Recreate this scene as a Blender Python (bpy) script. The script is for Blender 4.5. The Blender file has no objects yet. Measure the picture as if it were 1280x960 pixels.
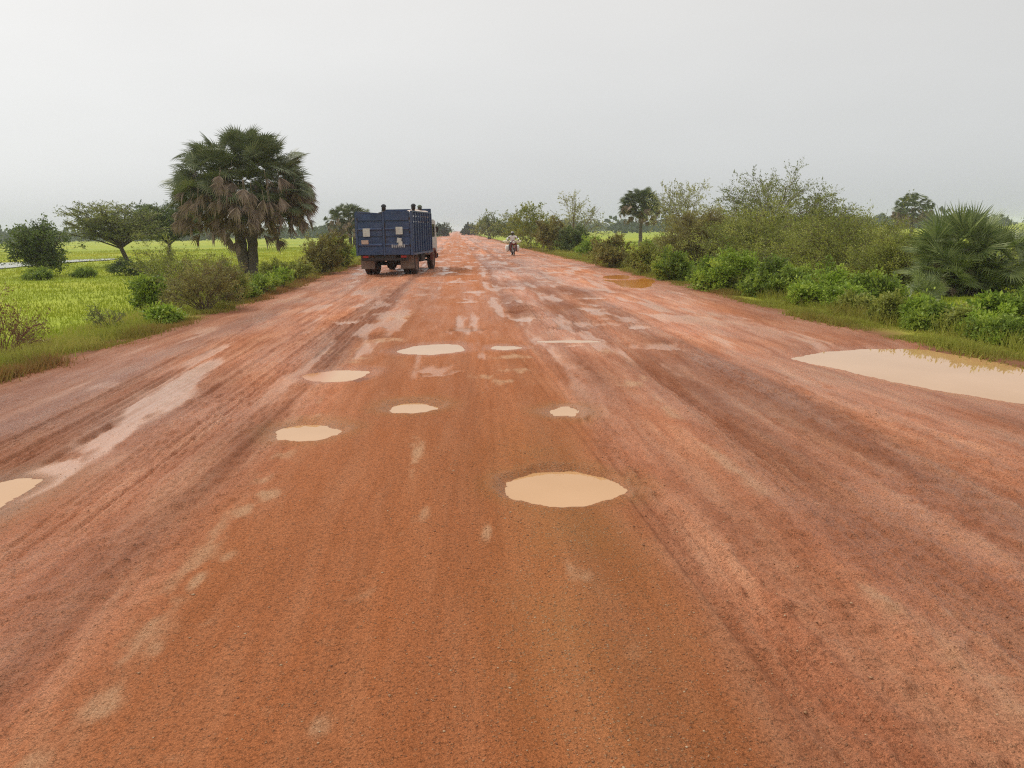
import bpy, bmesh, math
import numpy as np
from mathutils import Vector, Matrix

# ------------------------------------------------------------------ camera, sky, sun, exposure
scene = bpy.context.scene
COL = scene.collection
FPX, CAMH = 970.0, 1.8
YAW, PIT, ROLL = math.atan(65/970), math.atan(193/970), math.radians(0.9)
F = np.array([math.sin(YAW)*math.cos(PIT), math.cos(YAW)*math.cos(PIT), -math.sin(PIT)])
R0 = np.cross(F, [0, 0, 1]); R0 /= np.linalg.norm(R0); U0 = np.cross(R0, F)
CR = R0*math.cos(ROLL) - U0*math.sin(ROLL)
CU = U0*math.cos(ROLL) + R0*math.sin(ROLL)
cam = bpy.data.cameras.new('camera')
cam.sensor_width = 36; cam.lens = 36*FPX/1280; cam.clip_start = .05; cam.clip_end = 6000
camo = bpy.data.objects.new('camera', cam); COL.objects.link(camo)
m = Matrix.Identity(4)
for i in range(3):
    m[i][0], m[i][1], m[i][2] = CR[i], CU[i], -F[i]
m[2][3] = CAMH
camo.matrix_world = m
scene.camera = camo

SUN_AZ, SUN_EL = math.radians(-52), math.radians(48)      # left of the road direction, behind cloud
world = bpy.data.worlds.new('World'); scene.world = world; world.use_nodes = True
nt = world.node_tree; nt.nodes.clear()
def N(nt, t, **k):
    n = nt.nodes.new(t)
    for a, b in k.items(): setattr(n, a, b)
    return n
out = N(nt, 'ShaderNodeOutputWorld'); bg = N(nt, 'ShaderNodeBackground')
sky = N(nt, 'ShaderNodeTexSky', sky_type='NISHITA'); sky.sun_disc = False
sky.sun_elevation = SUN_EL; sky.sun_rotation = SUN_AZ; sky.dust_density = 4; sky.air_density = 1.2
hsv = N(nt, 'ShaderNodeHueSaturation'); hsv.inputs['Saturation'].default_value = .16
nt.links.new(sky.outputs[0], hsv.inputs['Color'])
sep = N(nt, 'ShaderNodeSeparateXYZ'); tc = N(nt, 'ShaderNodeTexCoord')
nt.links.new(tc.outputs['Generated'], sep.inputs[0])
ramp = N(nt, 'ShaderNodeValToRGB')                        # overcast: greyer towards the horizon, brighter overhead
e = ramp.color_ramp.elements
e[0].position = 0.0; e[0].color = (6.9, 7.2, 7.38, 1)
e[1].position = .9; e[1].color = (12, 11.6, 11.0, 1)
x = e.new(.28); x.color = (7.7, 7.55, 7.3, 1)
nt.links.new(sep.outputs['Z'], ramp.inputs[0])
mix = N(nt, 'ShaderNodeMix', data_type='RGBA'); mix.inputs['Factor'].default_value = .62
nt.links.new(hsv.outputs[0], mix.inputs['A']); nt.links.new(ramp.outputs[0], mix.inputs['B'])
bg.inputs['Strength'].default_value = .118
cmap = N(nt, 'ShaderNodeMapping'); cmap.inputs['Scale'].default_value = (1, 1, 3.2); nt.links.new(tc.outputs['Generated'], cmap.inputs[0])
cn_ = N(nt, 'ShaderNodeTexNoise'); cn_.inputs['Scale'].default_value = 2.2; cn_.inputs['Detail'].default_value = 5; nt.links.new(cmap.outputs[0], cn_.inputs['Vector'])
crp = N(nt, 'ShaderNodeMapRange'); crp.inputs['From Min'].default_value = .3; crp.inputs['From Max'].default_value = .7; crp.inputs['To Min'].default_value = .965; crp.inputs['To Max'].default_value = 1.03
nt.links.new(cn_.outputs['Fac'], crp.inputs['Value'])
cmul = N(nt, 'ShaderNodeMix', data_type='RGBA', blend_type='MULTIPLY'); cmul.inputs['Factor'].default_value = 1
nt.links.new(mix.outputs['Result'], cmul.inputs['A']); nt.links.new(crp.outputs[0], cmul.inputs['B'])
nt.links.new(cmul.outputs['Result'], bg.inputs[0]); nt.links.new(bg.outputs[0], out.inputs[0])

sun = bpy.data.lights.new('sun', 'SUN'); sun.energy = 1.5; sun.angle = math.radians(13); sun.color = (1, .94, .84)
suno = bpy.data.objects.new('sun', sun); COL.objects.link(suno)
sd = Vector((math.sin(SUN_AZ)*math.cos(SUN_EL), math.cos(SUN_AZ)*math.cos(SUN_EL), math.sin(SUN_EL)))
suno.rotation_euler = sd.to_track_quat('Z', 'Y').to_euler()
vs = scene.view_settings
vs.view_transform = 'Standard'; vs.look = 'None'; vs.exposure = 0.0; vs.gamma = 1; vs.use_curve_mapping = False
scene.cycles.use_denoising = False
scene.cycles.filter_width = 1.2
scene.cycles.use_adaptive_sampling = False
scene.cycles.max_bounces = 6; scene.cycles.transparent_max_bounces = 6
scene.cycles.volume_bounces = 1

# ------------------------------------------------------------------ helpers
def sst(a, b, x):
    t = np.clip((x-a)/(b-a), 0, 1); return t*t*(3-2*t)
def _h(ix, iy, s):
    n = (ix.astype(np.int64)*374761393 + iy.astype(np.int64)*668265263 + s*1442695041) & 0x7fffffff
    n = ((n ^ (n >> 13))*1274126177) & 0x7fffffff
    return ((n ^ (n >> 16)) & 0xffff)/65535.0
def vn(x, y, s=0):
    x = np.asarray(x, float); y = np.asarray(y, float)
    ix = np.floor(x); iy = np.floor(y); fx = x-ix; fy = y-iy
    fx = fx*fx*(3-2*fx); fy = fy*fy*(3-2*fy)
    a = _h(ix, iy, s); b = _h(ix+1, iy, s); c = _h(ix, iy+1, s); d = _h(ix+1, iy+1, s)
    return (a*(1-fx)+b*fx)*(1-fy) + (c*(1-fx)+d*fx)*fy - .5
def fbm(x, y, s=0, o=4):
    r = 0; a = 1.0
    for i in range(o):
        r = r + a*vn(np.asarray(x)*2**i, np.asarray(y)*2**i, s+i*17); a *= .5
    return r
def ray(px, py): return F*FPX + CR*(px-640) - CU*(py-480)

XL, XR = -5.65, 7.3
def edges(y):
    y = np.asarray(y, float)
    l = XL + .5*vn(y*.13, 0*y, 3) + .25*vn(y*.7, 0*y, 4) + .22*vn(y*2.3, 0*y, 24) - .5*np.exp(-((y-9.5)/3)**2)
    r = XR + .5*vn(y*.11, 0*y, 5) + .2*vn(y*.8, 0*y, 6) + .22*vn(y*2.1, 0*y, 26) + .55*np.exp(-((y-9)/3.5)**2)
    return l, r
def Hb(x, y):                                              # the lie of the land: crowned road on a low bank above the fields
    x = np.asarray(x, float); y = np.asarray(y, float)
    l, r = edges(y)
    xx = np.clip(x, l, r)
    z = -.0022*(xx-.8)**2
    ed = np.maximum(np.maximum(l-x, x-r), 0)
    z = z - .42*sst(.1, 4.5, ed) + .25*sst(60, 400, ed)
    z = z + sst(1.5, 6, ed)*(.10*vn(x*.25, y*.25, 9))
    return z
def at(px, py, z=0.0):
    d = ray(px, py); t = (z-CAMH)/d[2]; return d[0]*t, d[1]*t
def gnd(px, py):
    z = 0.0
    for i in range(30):
        x, y = at(px, py, z); z = .5*z + .5*float(Hb(x, y))
    return x, y, float(Hb(x, y))

def mesh_np(name, V, Fc, tint=None, smooth=False, attrs=None):
    V = np.asarray(V, np.float32); Fc = np.asarray(Fc, np.int32)
    me = bpy.data.meshes.new(name); k = Fc.shape[1]; n = len(Fc)
    me.vertices.add(len(V)); me.vertices.foreach_set('co', V.ravel())
    me.loops.add(n*k); me.loops.foreach_set('vertex_index', Fc.ravel())
    me.polygons.add(n); me.polygons.foreach_set('loop_start', np.arange(0, n*k, k, dtype=np.int32))
    me.polygons.foreach_set('loop_total', np.full(n, k, np.int32))
    if smooth: me.polygons.foreach_set('use_smooth', np.ones(n, bool))
    if tint is not None:
        a = me.attributes.new('tint', 'FLOAT', 'FACE'); a.data.foreach_set('value', np.asarray(tint, np.float32))
    for nm, vals in (attrs or {}).items():
        a = me.attributes.new(nm, 'FLOAT', 'POINT'); a.data.foreach_set('value', np.asarray(vals, np.float32).ravel())
    me.update(); me.validate()
    return me
def link(name, me, mat=None, parent=None):
    o = bpy.data.objects.new(name, me); COL.objects.link(o)
    if mat and me and not me.materials: me.materials.append(mat)
    if parent: o.parent = parent
    return o
def tag(o, label=None, cat=None, group=None, kind=None):
    if label: o['label'] = label
    if cat: o['category'] = cat
    if group: o['group'] = group
    if kind: o['kind'] = kind
    return o
def empty(name, loc=(0, 0, 0), rz=0, s=1):
    o = bpy.data.objects.new(name, None); COL.objects.link(o)
    o.location = loc; o.rotation_euler = (0, 0, rz); o.scale = (s, s, s); o.empty_display_size = .2
    return o

class NT:
    def __init__(s, name):
        s.m = bpy.data.materials.new(name); s.m.use_nodes = True; s.t = s.m.node_tree
        s.b = s.t.nodes['Principled BSDF']; s.o = s.t.nodes['Material Output']
    def n(s, t, **k): return N(s.t, t, **k)
    def l(s, a, b): s.t.links.new(a, b)
    def noise(s, scale, detail=4, rough=.55, vec=None, dist=0):
        n = s.n('ShaderNodeTexNoise'); n.inputs['Scale'].default_value = scale; n.inputs['Detail'].default_value = detail
        n.inputs['Roughness'].default_value = rough; n.inputs['Distortion'].default_value = dist
        if vec is not None: s.l(vec, n.inputs['Vector'])
        return n.outputs['Fac']
    def coord(s, sc=(1, 1, 1), kind='Object'):
        tc = s.n('ShaderNodeTexCoord'); mp = s.n('ShaderNodeMapping'); mp.inputs['Scale'].default_value = sc
        s.l(tc.outputs[kind], mp.inputs[0]); return mp.outputs[0]
    def ramp(s, fac, stops):
        r = s.n('ShaderNodeValToRGB'); e = r.color_ramp.elements
        def c4(c): return (*c, 1) if hasattr(c, '__len__') else (c, c, c, 1)
        e[0].position = stops[0][0]; e[0].color = c4(stops[0][1]); e[1].position = stops[-1][0]; e[1].color = c4(stops[-1][1])
        for p, c in stops[1:-1]: q = e.new(p); q.color = c4(c)
        s.l(fac, r.inputs[0]); return r.outputs[0]
    def attr(s, nm):
        a = s.n('ShaderNodeAttribute'); a.attribute_name = nm; return a.outputs['Fac']
    def mix(s, fac, a, b, blend='MIX'):
        x = s.n('ShaderNodeMix', data_type='RGBA', blend_type=blend)
        for v, k in ((fac, 'Factor'), (a, 'A'), (b, 'B')):
            i = [q for q in x.inputs if q.name == k and q.enabled][0]
            if hasattr(v, 'is_linked') or hasattr(v, 'links'): s.l(v, i)
            elif hasattr(v, '__len__'): i.default_value = (*v, 1)
            else: i.default_value = v
        return [q for q in x.outputs if q.enabled][0]
    def math(s, op, a, b=0.0, clamp=False):
        x = s.n('ShaderNodeMath', operation=op); x.use_clamp = clamp
        for v, i in ((a, 0), (b, 1)):
            if hasattr(v, 'links'): s.l(v, x.inputs[i])
            else: x.inputs[i].default_value = v
        return x.outputs[0]
    def bump(s, hgt, strength, dist, prev=None):
        b = s.n('ShaderNodeBump'); b.inputs['Strength'].default_value = strength; b.inputs['Distance'].default_value = dist
        s.l(hgt, b.inputs['Height'])
        if prev is not None: s.l(prev, b.inputs['Normal'])
        return b.outputs[0]
    def set(s, **k):
        for a, v in k.items():
            i = s.b.inputs[a.replace('_', ' ')]
            if hasattr(v, 'links'): s.l(v, i)
            elif hasattr(v, '__len__'): i.default_value = (*v, 1) if len(v) == 3 else v
            else: i.default_value = v
        return s

def leaf_mat(name, stops, trans=.38, rough=.5, spec=.3):
    t = NT(name)
    oi = t.n('ShaderNodeObjectInfo')
    f = t.math('ADD', t.attr('tint'), t.math('MULTIPLY', t.math('SUBTRACT', oi.outputs['Random'], .5), .12))
    c = t.ramp(f, stops)
    t.set(Base_Color=c, Roughness=rough); t.b.inputs['Specular IOR Level'].default_value = spec
    tr = t.n('ShaderNodeBsdfTranslucent'); t.l(c, tr.inputs[0])
    mx = t.n('ShaderNodeMixShader'); mx.inputs[0].default_value = trans
    t.l(t.b.outputs[0], mx.inputs[1]); t.l(tr.outputs[0], mx.inputs[2]); t.l(mx.outputs[0], t.o.inputs[0])
    return t.m
def simple(name, col, rough=.7, var=.25, scale=8, dirt=None, dirtamt=.4, metal=0, spec=.4, bump=0):
    t = NT(name); v = t.coord()
    n = t.noise(scale, 5, .6, v)
    c = t.ramp(n, [(.3, [q*(1-var) for q in col]), (.7, [min(1, q*(1+var)) for q in col])])
    if dirt:
        d = t.ramp(t.noise(scale*.35, 6, .65, v), [(.45-.2*dirtamt, 0), (.75, dirtamt)])
        c = t.mix(d, c, dirt)
    t.set(Base_Color=c, Roughness=rough, Metallic=metal); t.b.inputs['Specular IOR Level'].default_value = spec
    if bump: t.set(Normal=t.bump(t.noise(scale*6, 3, .6, v), bump, .01))
    return t.m

M = {}
M['olive'] = leaf_mat('olive_leaves', [(0, (.14, .16, .03)), (.5, (.25, .285, .05)), (1, (.4, .41, .09))])
M['brownish'] = leaf_mat('brownish_leaves', [(0, (.15, .12, .038)), (.5, (.25, .225, .06)), (1, (.37, .35, .1))])
M['green'] = leaf_mat('green_leaves', [(0, (.1, .15, .024)), (.5, (.21, .3, .04)), (1, (.35, .43, .06))])
M['bright'] = leaf_mat('bright_green_leaves', [(0, (.13, .2, .022)), (.5, (.27, .39, .042)), (1, (.42, .52, .07))])
M['dark'] = leaf_mat('dark_green_leaves', [(0, (.045, .07, .022)), (.5, (.1, .145, .035)), (1, (.19, .24, .06))])
M['acacia'] = leaf_mat('acacia_leaves', [(0, (.11, .135, .035)), (.5, (.21, .24, .06)), (1, (.34, .35, .1))])
M['pale'] = leaf_mat('pale_leaves', [(0, (.2, .21, .08)), (.5, (.32, .33, .13)), (1, (.44, .43, .19))])
M['reddry'] = leaf_mat('reddish_dry_leaves', [(0, (.1, .04, .02)), (.5, (.17, .08, .04)), (1, (.22, .14, .06))])
M['palm'] = leaf_mat('palm_leaf', [(0, (.075, .095, .045)), (.5, (.14, .17, .075)), (1, (.25, .26, .12))], .22, .42, .45)
M['palmgreen'] = leaf_mat('fresh_palm_leaf', [(0, (.075, .11, .038)), (.4, (.15, .2, .06)), (1, (.36, .4, .16))], .25, .4, .5)
M['deadpalm'] = leaf_mat('dead_palm_leaf', [(0, (.15, .105, .078)), (.5, (.26, .19, .14)), (1, (.4, .31, .235))], .15, .7, .2)
M['grass'] = leaf_mat('field_grass', [(0, (.22, .29, .022)), (.5, (.33, .375, .028)), (1, (.47, .45, .045))], .35, .6, .2)
M['verge'] = leaf_mat('verge_grass', [(0, (.3, .14, .06)), (.3, (.27, .22, .05)), (.6, (.31, .34, .05)), (1, (.46, .4, .1))], .3, .6, .2)
M['far'] = leaf_mat('far_foliage', [(0, (.03, .045, .022)), (.5, (.055, .08, .035)), (1, (.1, .12, .05))], .15, .7, .1)
M['bark'] = simple('bark', (.085, .065, .048), .85, .4, 14, bump=.4)
M['palmbark'] = simple('palm_bark', (.13, .105, .085), .9, .4, 9, bump=.6)
M['twig'] = simple('twig_bark', (.16, .11, .08), .85, .3, 10)
M['redtwig'] = simple('red_twig_bark', (.2, .085, .05), .85, .3, 10)

# ------------------------------------------------------------------ puddles (pixel outlines laid on the road)
def ell(cx, cy, rx, ry, n=28, rot=0, pw=2.0, wob=.06, seed=0):
    a = np.linspace(0, 2*np.pi, n, endpoint=False); r = np.random.default_rng(seed)
    w = 1+wob*np.sin(a*3+r.uniform(0, 6))+wob*.7*np.sin(a*5+r.uniform(0, 6))+wob*.5*r.normal(size=n)
    x = np.sign(np.cos(a))*abs(np.cos(a))**(2/pw)*rx*w; y = np.sign(np.sin(a))*abs(np.sin(a))**(2/pw)*ry*w
    c, s = math.cos(rot), math.sin(rot)
    return [(cx+c*i-s*j, cy+s*i+c*j) for i, j in zip(x, y)]
# outline, rim band width (m), depth of the water below the road (m), label
PUD = [
 ([(628,612),(632,604),(645,597),(665,592),(690,589),(712,589),(738,593),(760,598),(776,605),(786,613),(780,620),(763,626),(742,632),(722,637),(704,639),(684,636),(662,631),(642,626),(631,619)], .07, .045, 'large cream puddle filling the deepest pothole, alone in ochre gravel'),
 (ell(383,542,41,10.5,rot=-.06,seed=2), .12, .04, 'oval cream pothole puddle nearest the left wheel track'),
 (ell(516,511,30,6.8,rot=-.03,seed=3), .12, .045, 'small cream puddle under a broken dark pothole lip'),
 (ell(706,515,19,5.8,seed=4,wob=.1), .12, .015, 'tiny cream puddle by itself beside the right wheel track'),
 (ell(540,437,42,6.2,rot=-.05,seed=5), .25, .02, 'wide pale puddle across the middle of the road'),
 (ell(420,470,40,7,rot=-.06,seed=6), .25, .025, 'puddle with an orange rim reflection tinted into its muddy end'),
 ([(989,448),(1030,440),(1080,436.5),(1130,436),(1175,438),(1220,442),(1290,452),(1380,470),(1440,500),(1400,522),(1340,515),(1281,505),(1230,497),(1180,489),(1130,480),(1085,470),(1040,460),(1005,453)], .5, .05, 'long cream roadside puddle below the fan palm bush'),
 ([(-140,640),(-60,618),(0,603),(30,597),(50,600),(40,610),(15,625),(-20,645),(-80,670),(-140,680)], .35, .02, 'pale puddle at the lower end of the left wet track'),
 (ell(788,352,32,7,rot=.1,seed=7,wob=.12), .6, .015, 'rusty orange puddle along the right shoulder'),
 (ell(632,435,19,2.4,seed=8), .2, .01, 'thin pale puddle sliver beside the wide mid-road puddle'),
 (ell(712,427,40,1.5,seed=9), .2, .01, 'narrow line of pale water right of the puddles'),
 (ell(772,346.5,18,2.6,seed=17), .5, .015, 'narrow orange puddle just beyond the rusty one'),
]
def sdpoly(X, Y, P):
    d = np.full(X.shape, 1e9); ins = np.zeros(X.shape, bool); n = len(P)
    for i in range(n):
        ax, ay = P[i]; bx, by = P[(i+1) % n]
        ex, ey = bx-ax, by-ay; wx, wy = X-ax, Y-ay
        t = np.clip((wx*ex+wy*ey)/(ex*ex+ey*ey+1e-12), 0, 1)
        d = np.minimum(d, (wx-ex*t)**2+(wy-ey*t)**2)
        c = ((ay <= Y) & (by > Y)) | ((by <= Y) & (ay > Y))
        ins ^= c & (X < ex*(Y-ay)/(ey if abs(ey) > 1e-9 else 1e-9)+ax)
    d = np.sqrt(d); return np.where(ins, -d, d)
puds = []
for outl, band, dep, lab in PUD:
    P = []
    for px, py in outl:
        x, y, z = gnd(px, py); P.append((x, y))
    P = np.array(P); z0 = float(np.mean(Hb(P[:, 0], P[:, 1])))
    for it in range(2):                                    # the outline is where the water plane meets the line of sight
        P = np.array([at(px, py, z0-dep) for px, py in outl])
        z0 = min(float(np.mean(Hb(P[:, 0], P[:, 1]))), float(np.min(Hb(P[:, 0], P[:, 1])))+.03)
    puds.append((P, band, dep, z0-dep, lab))

# ------------------------------------------------------------------ road
M_road = NT('wet_laterite')
def build_road():
    ys = [1.0]
    while ys[-1] < 62: ys.append(ys[-1] + max(.011, .0058*ys[-1]))
    while ys[-1] < 1500: ys.append(ys[-1]*1.035)
    ys = np.array([-40, -15, -6, -2, 0] + ys)
    xs = np.concatenate([np.arange(-7.4, -4.4, .045), np.arange(-4.4, 4.4, .0165), np.arange(4.4, 9.4, .04)])
    X, Y = np.meshgrid(xs, ys)
    fade = 1/(1+(Y/45.)**2)
    l, r = edges(Y)
    mea = X + .35*vn(Y*.05, X*.02, 31) + .12*vn(Y*.22, 0*X, 32)
    z = Hb(X, Y)
    # masks
    cn = .5*fbm(X*1.5, Y*.5, 33, 4)
    cen = sst(-1.75, -1.0, mea+cn)*(1-sst(.95, 1.45, mea+cn*.5))                 # old road core between the wheel tracks
    rutn = .5*vn(mea*1.7, Y*.03, 41) + .35*vn(mea*4.5, Y*.06, 42) + .22*vn(mea*11, Y*.15, 43) + .12*vn(mea*24, Y*.3, 44)
    rough = (1-cen)*(.35+.9*np.clip(vn(mea*.8, Y*.12, 45)+.45, 0, 1))
    clod = np.clip(fbm(X*11, Y*9, 46, 3)+.05, 0, 1)*1.0 + .7*np.clip(fbm(X*24, Y*22, 47, 2), 0, 1)
    z = z + rutn*(.030*(1-.6*cen))*1.35 + .05*fbm(X*.22, Y*.13, 48, 3)*sst(3, 14, Y)
    z = z + rough*clod*.05*(1/(1+(Y/22.)**2)) + .006*fbm(X*5, Y*5, 49, 3)
    # tyre tracks: ribbed strips pressed into the mud
    rt = np.random.default_rng(12); near = 1/(1+(Y/24.)**2)
    for i in range(26):
        x0 = rt.uniform(-4.3, 4.3); dx = rt.normal(0, .035); w = rt.uniform(.09, .15); a0 = rt.uniform(.016, .036); y0 = rt.uniform(1, 12); y1 = y0+rt.uniform(4, 22)
        q = X-(x0+dx*(Y-y0)+.12*vn(Y*.25, 0*Y, 300+i)); m_ = (np.abs(q) < w*1.6)*sst(y0, y0+1, Y)*(1-sst(y1-2, y1, Y))*near*(1-.6*cen)
        prof = -sst(1, .75, np.abs(q)/w)*(.6+.4*np.cos(q/w*9.4)*(.75+.25*np.cos(Y*55+q*30))) + .5*np.exp(-((np.abs(q)-w*1.12)/(.18*w))**2)
        z = z + a0*prof*m_
    # one deep dark wheel rut on the right, broad humps further off
    z = z - .022*np.exp(-((mea-1.3)/.09)**2) - .018*np.exp(-((mea+1.75)/.12)**2) - .02*np.exp(-((mea-2.55)/.15)**2)
    z = z + .05*vn(X*.35, Y*.45, 50)*sst(12, 22, Y)*(1-.6*sst(60, 120, Y))
    wet = np.clip(.55*vn(mea*1.1, Y*.06, 61)+.5*vn(mea*3.1, Y*.12, 62)+.5*fbm(X*.8, Y*.5, 63, 3)+.34+.26*(1-cen)+.04*sst(10, 40, Y), 0, 1)
    wet = wet*(1-.62*cen*(1-sst(9, 22, Y)))
    film = np.zeros_like(z)                                            # thin sheets of standing water
    trk = -3.35 + .25*vn(Y*.3, 0*Y, 64) - .35*sst(6, 13, Y)
    film = np.maximum(film, sst(.3, .62, np.exp(-((X-trk)/(.3+.16*vn(Y*.9, 0*Y, 65)+.1*vn(X*4, Y*2, 60)))**2)*sst(4.6, 5.4, Y)*(1-sst(10, 14, Y))*np.clip(.8+.7*fbm(X*4, Y*1.5, 59, 3), 0, 1)))
    film = np.maximum(film, sst(.22, .46, fbm(X*1.6, Y*.45, 66, 5)+.25*vn(X*5, Y*.3, 69))*sst(10, 17, Y)*.8)
    film = np.maximum(film, sst(.24, .52, fbm(X*3.3, Y*.4, 67, 5)+.4*vn(mea*3, Y*.02, 68))*sst(5, 12, Y)*.75)
    film = np.clip(film, 0, 1)*(1-sst(60, 200, Y)*.5)
    # pale dried-mud smears
    mud = np.zeros_like(z)
    r_ = np.random.default_rng(5)
    spots = [(335,617,16,9),(205,805,22,22),(445,745,16,14),(610,667,7,9),(285,690,12,12),(135,880,30,22),(520,570,9,22),(530,640,7,14),(600,470,16,3),(640,463,24,3.5),(630,477,20,4),(640,446,30,2.5),(455,447,16,2.5),(410,476,12,2.5),(700,500,8,4),(300,640,14,12),(640,850,14,14),(1190,770,40,8),(1250,850,30,10),(800,472,14,4),(790,480,16,4),(760,440,14,4),(500,395,20,6),(480,425,30,3),(720,720,20,14),(425,440,25,2.5),(240,735,10,25),(400,905,18,20)]
    for px, py, sx, sy in spots:
        gx, gy, gz = gnd(px, py); gx2, _, _ = gnd(px+sx, py); _, gy2, _ = gnd(px, py-sy)
        q = ((X-gx)/abs(gx2-gx))**2 + ((Y-gy)/abs(gy2-gy))**2
        mud = np.maximum(mud, sst(.35, 1.0, np.exp(-q*.7)*.75+.75*fbm(X*9, Y*4, 70, 5))*.95)
    line = np.exp(-((mea-2.12)/.07)**2)*sst(.1, .5, fbm(X*5, Y*1.8, 71, 5)+.05*0)*(1-sst(9, 14, Y))
    line2 = np.exp(-((mea+1.42)/.1)**2)*sst(.05, .55, fbm(X*9, Y*3, 72, 5))*(1-sst(12, 18, Y))
    mud = np.clip(np.maximum(mud, .75*np.maximum(line, line2)), 0, 1)
    tone = 1+.55*fbm(X*.55, Y*.22, 92, 4)+.42*vn(mea*2.3, Y*.05, 93)+.3*vn(mea*6.5, Y*.1, 94)
    for x0, w, a in ((-1.82, .2, -.3), (1.32, .13, -.3), (2.6, .22, -.28), (3.5, .3, -.2), (-4.4, .3, -.2), (-2.6, .3, .14), (-1.4, .16, .12), (2.05, .2, .18), (4.3, .5, .1), (-.45, .09, -.14), (.2, .1, -.1), (-.9, .08, -.1)):
        tone = tone + a*np.exp(-((mea+.1*vn(Y*.5, X*.4, 95)-x0)/w)**2)
    tone = np.clip(1.13+(tone-1)*(1-.55*cen)*(1-.4*sst(3.6, 5.2, np.abs(X-.8))), .65, 1.5)
    # small broken potholes between the wheel tracks further off
    rp = np.random.default_rng(41)
    for i in range(64):
        py_ = rp.uniform(8.5, 42); px_ = rp.uniform(-3.6, 3.9); ra = rp.uniform(.14, .55)*(.7+py_*.012); rb = ra*rp.uniform(.7, 1.8)
        q = ((X-px_)/ra)**2+((Y-py_)/rb)**2; bb = q < 9
        if not bb.any(): continue
        e_ = np.sqrt(q[bb])+.9*fbm(X[bb]*1.7/ra+.3*Y[bb], Y[bb]*1.7/rb-.4*X[bb], 500+i, 5)+.12; ins = 1-sst(.55, 1.15, e_)
        z[bb] += -.035*ins+.012*np.exp(-((e_-1.2)/.2)**2)
        if i % 5 < 3: film[bb] = np.maximum(film[bb]*(1-ins), ins*rp.uniform(.6, 1))
        else: tone[bb] *= 1-.3*ins
    flat_ = np.clip(film, 0, 1)*.85; z = z*(1-flat_)+flat_*(Hb(X, Y)-.012+.25*(z-Hb(X, Y)))
    grav = cen*np.exp(-((X-.62)/.42)**2)*(1-sst(5.5, 8, Y))*np.clip(.7+1.3*fbm(X*1.3, Y*.9, 73, 3), 0, 1)
    # potholes and puddles
    nz = .05*fbm(X*7, Y*7, 80, 4)
    work = []
    for P, band, dep, wl, lab in puds:
        mg = band*3+1.6+.12*P[:, 1].mean(); bb = (X > P[:, 0].min()-mg) & (X < P[:, 0].max()+mg) & (Y > P[:, 1].min()-mg) & (Y < P[:, 1].max()+mg)
        if not bb.any(): continue
        sz = np.sqrt((P[:, 0].max()-P[:, 0].min())*(P[:, 1].max()-P[:, 1].min()))
        s = sdpoly(X[bb], Y[bb], P) + nz[bb]*min(1.2, .5+sz*.25)
        k_ = .85*(1-sst(band, band+1.0+.08*P[:, 1].mean(), s))         # level the ground round each pothole
        tgt = np.minimum(z[bb], .4*Hb(X[bb], Y[bb])+.6*(wl+dep)+.004+.25*(z[bb]-Hb(X[bb], Y[bb])))
        z[bb] = z[bb]*(1-k_)+k_*tgt
        work.append((bb, s, P, band, dep, wl))
    for bb, s, P, band, dep, wl in work:
        zb = z[bb]; lip = np.maximum(zb, wl+.008)
        outz = wl+.003 + (lip-wl-.003)*sst(0, band, s)
        inz = wl-.003-.05*sst(0, .25, -s)
        z[bb] = np.where(s > band, zb, np.where(s > 0, outz, inz))
        w = 1-sst(0, band*2.2, s)
        wet[bb] = np.maximum(wet[bb], .8*w); film[bb] = film[bb]*sst(-.02, band*.5, s); mud[bb] *= (1-w)
        grav[bb] = np.maximum(grav[bb], .8*(1-sst(0, .22+band, np.abs(s-.05)))*(P[:, 1].mean() < 9))
    ed = np.maximum(l-X, X-r)
    soft = sst(-1.2, .2, ed)                                            # loose soil at the shoulders
    z = z - .22*sst(.02, .55, ed + .35*fbm(X*1.3, Y*1.3, 81, 3))
    wet = wet*(1-.6*soft); film = film*(1-.8*soft)
    n, k = X.shape
    idx = np.arange(n*k).reshape(n, k)
    Fc = np.stack([idx[:-1, :-1], idx[:-1, 1:], idx[1:, 1:], idx[1:, :-1]], -1).reshape(-1, 4)
    V = np.stack([X, Y, z], -1).reshape(-1, 3)
    me = mesh_np('road', V, Fc, smooth=True, attrs=dict(wet=wet, film=film, mud=mud, grav=grav, core=cen, soft=soft, tone=tone))
    o = link('road', me, M_road.m); tag(o, 'red laterite road with ruts, potholes and wet streaks', kind='structure')
    return X, Y, z
t = M_road
v = t.coord(); vs_ = t.coord((1, .12, 1)); vg = t.coord((1, .45, 1))
n_big = t.noise(.9, 6, .6, vg); n_streak = t.noise(5, 6, .65, vs_, .3); n_fine = t.noise(60, 5, .68, v); n_grain = t.noise(170, 3, .7, v)
c = t.ramp(n_streak, [(.28, (.32, .105, .045)), (.48, (.47, .185, .092)), (.72, (.6, .29, .16))])
c = t.mix(t.ramp(n_big, [(.35, 0), (.7, .45)]), c, (.45, .148, .058))
c = t.mix(t.math('MULTIPLY', t.attr('core'), .62), c, (.42, .135, .04))
clodc = t.ramp(n_fine, [(.34, .5), (.48, .95), (.64, 1.15)])
c = t.mix(.85, c, clodc, 'MULTIPLY')
vor = t.n('ShaderNodeTexVoronoi'); vor.inputs['Scale'].default_value = 62; t.l(v, vor.inputs['Vector'])
vsep = t.n('ShaderNodeSeparateColor'); t.l(vor.outputs['Color'], vsep.inputs[0])
stone = t.math('MULTIPLY', t.ramp(vsep.outputs[0], [(.56, 0), (.62, 1)]), t.ramp(vor.outputs['Distance'], [(.25, 1), (.45, 0)]))
gravcol = t.ramp(vsep.outputs[1], [(0, (.22, .14, .075)), (.5, (.36, .24, .125)), (1, (.5, .38, .24))])
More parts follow.
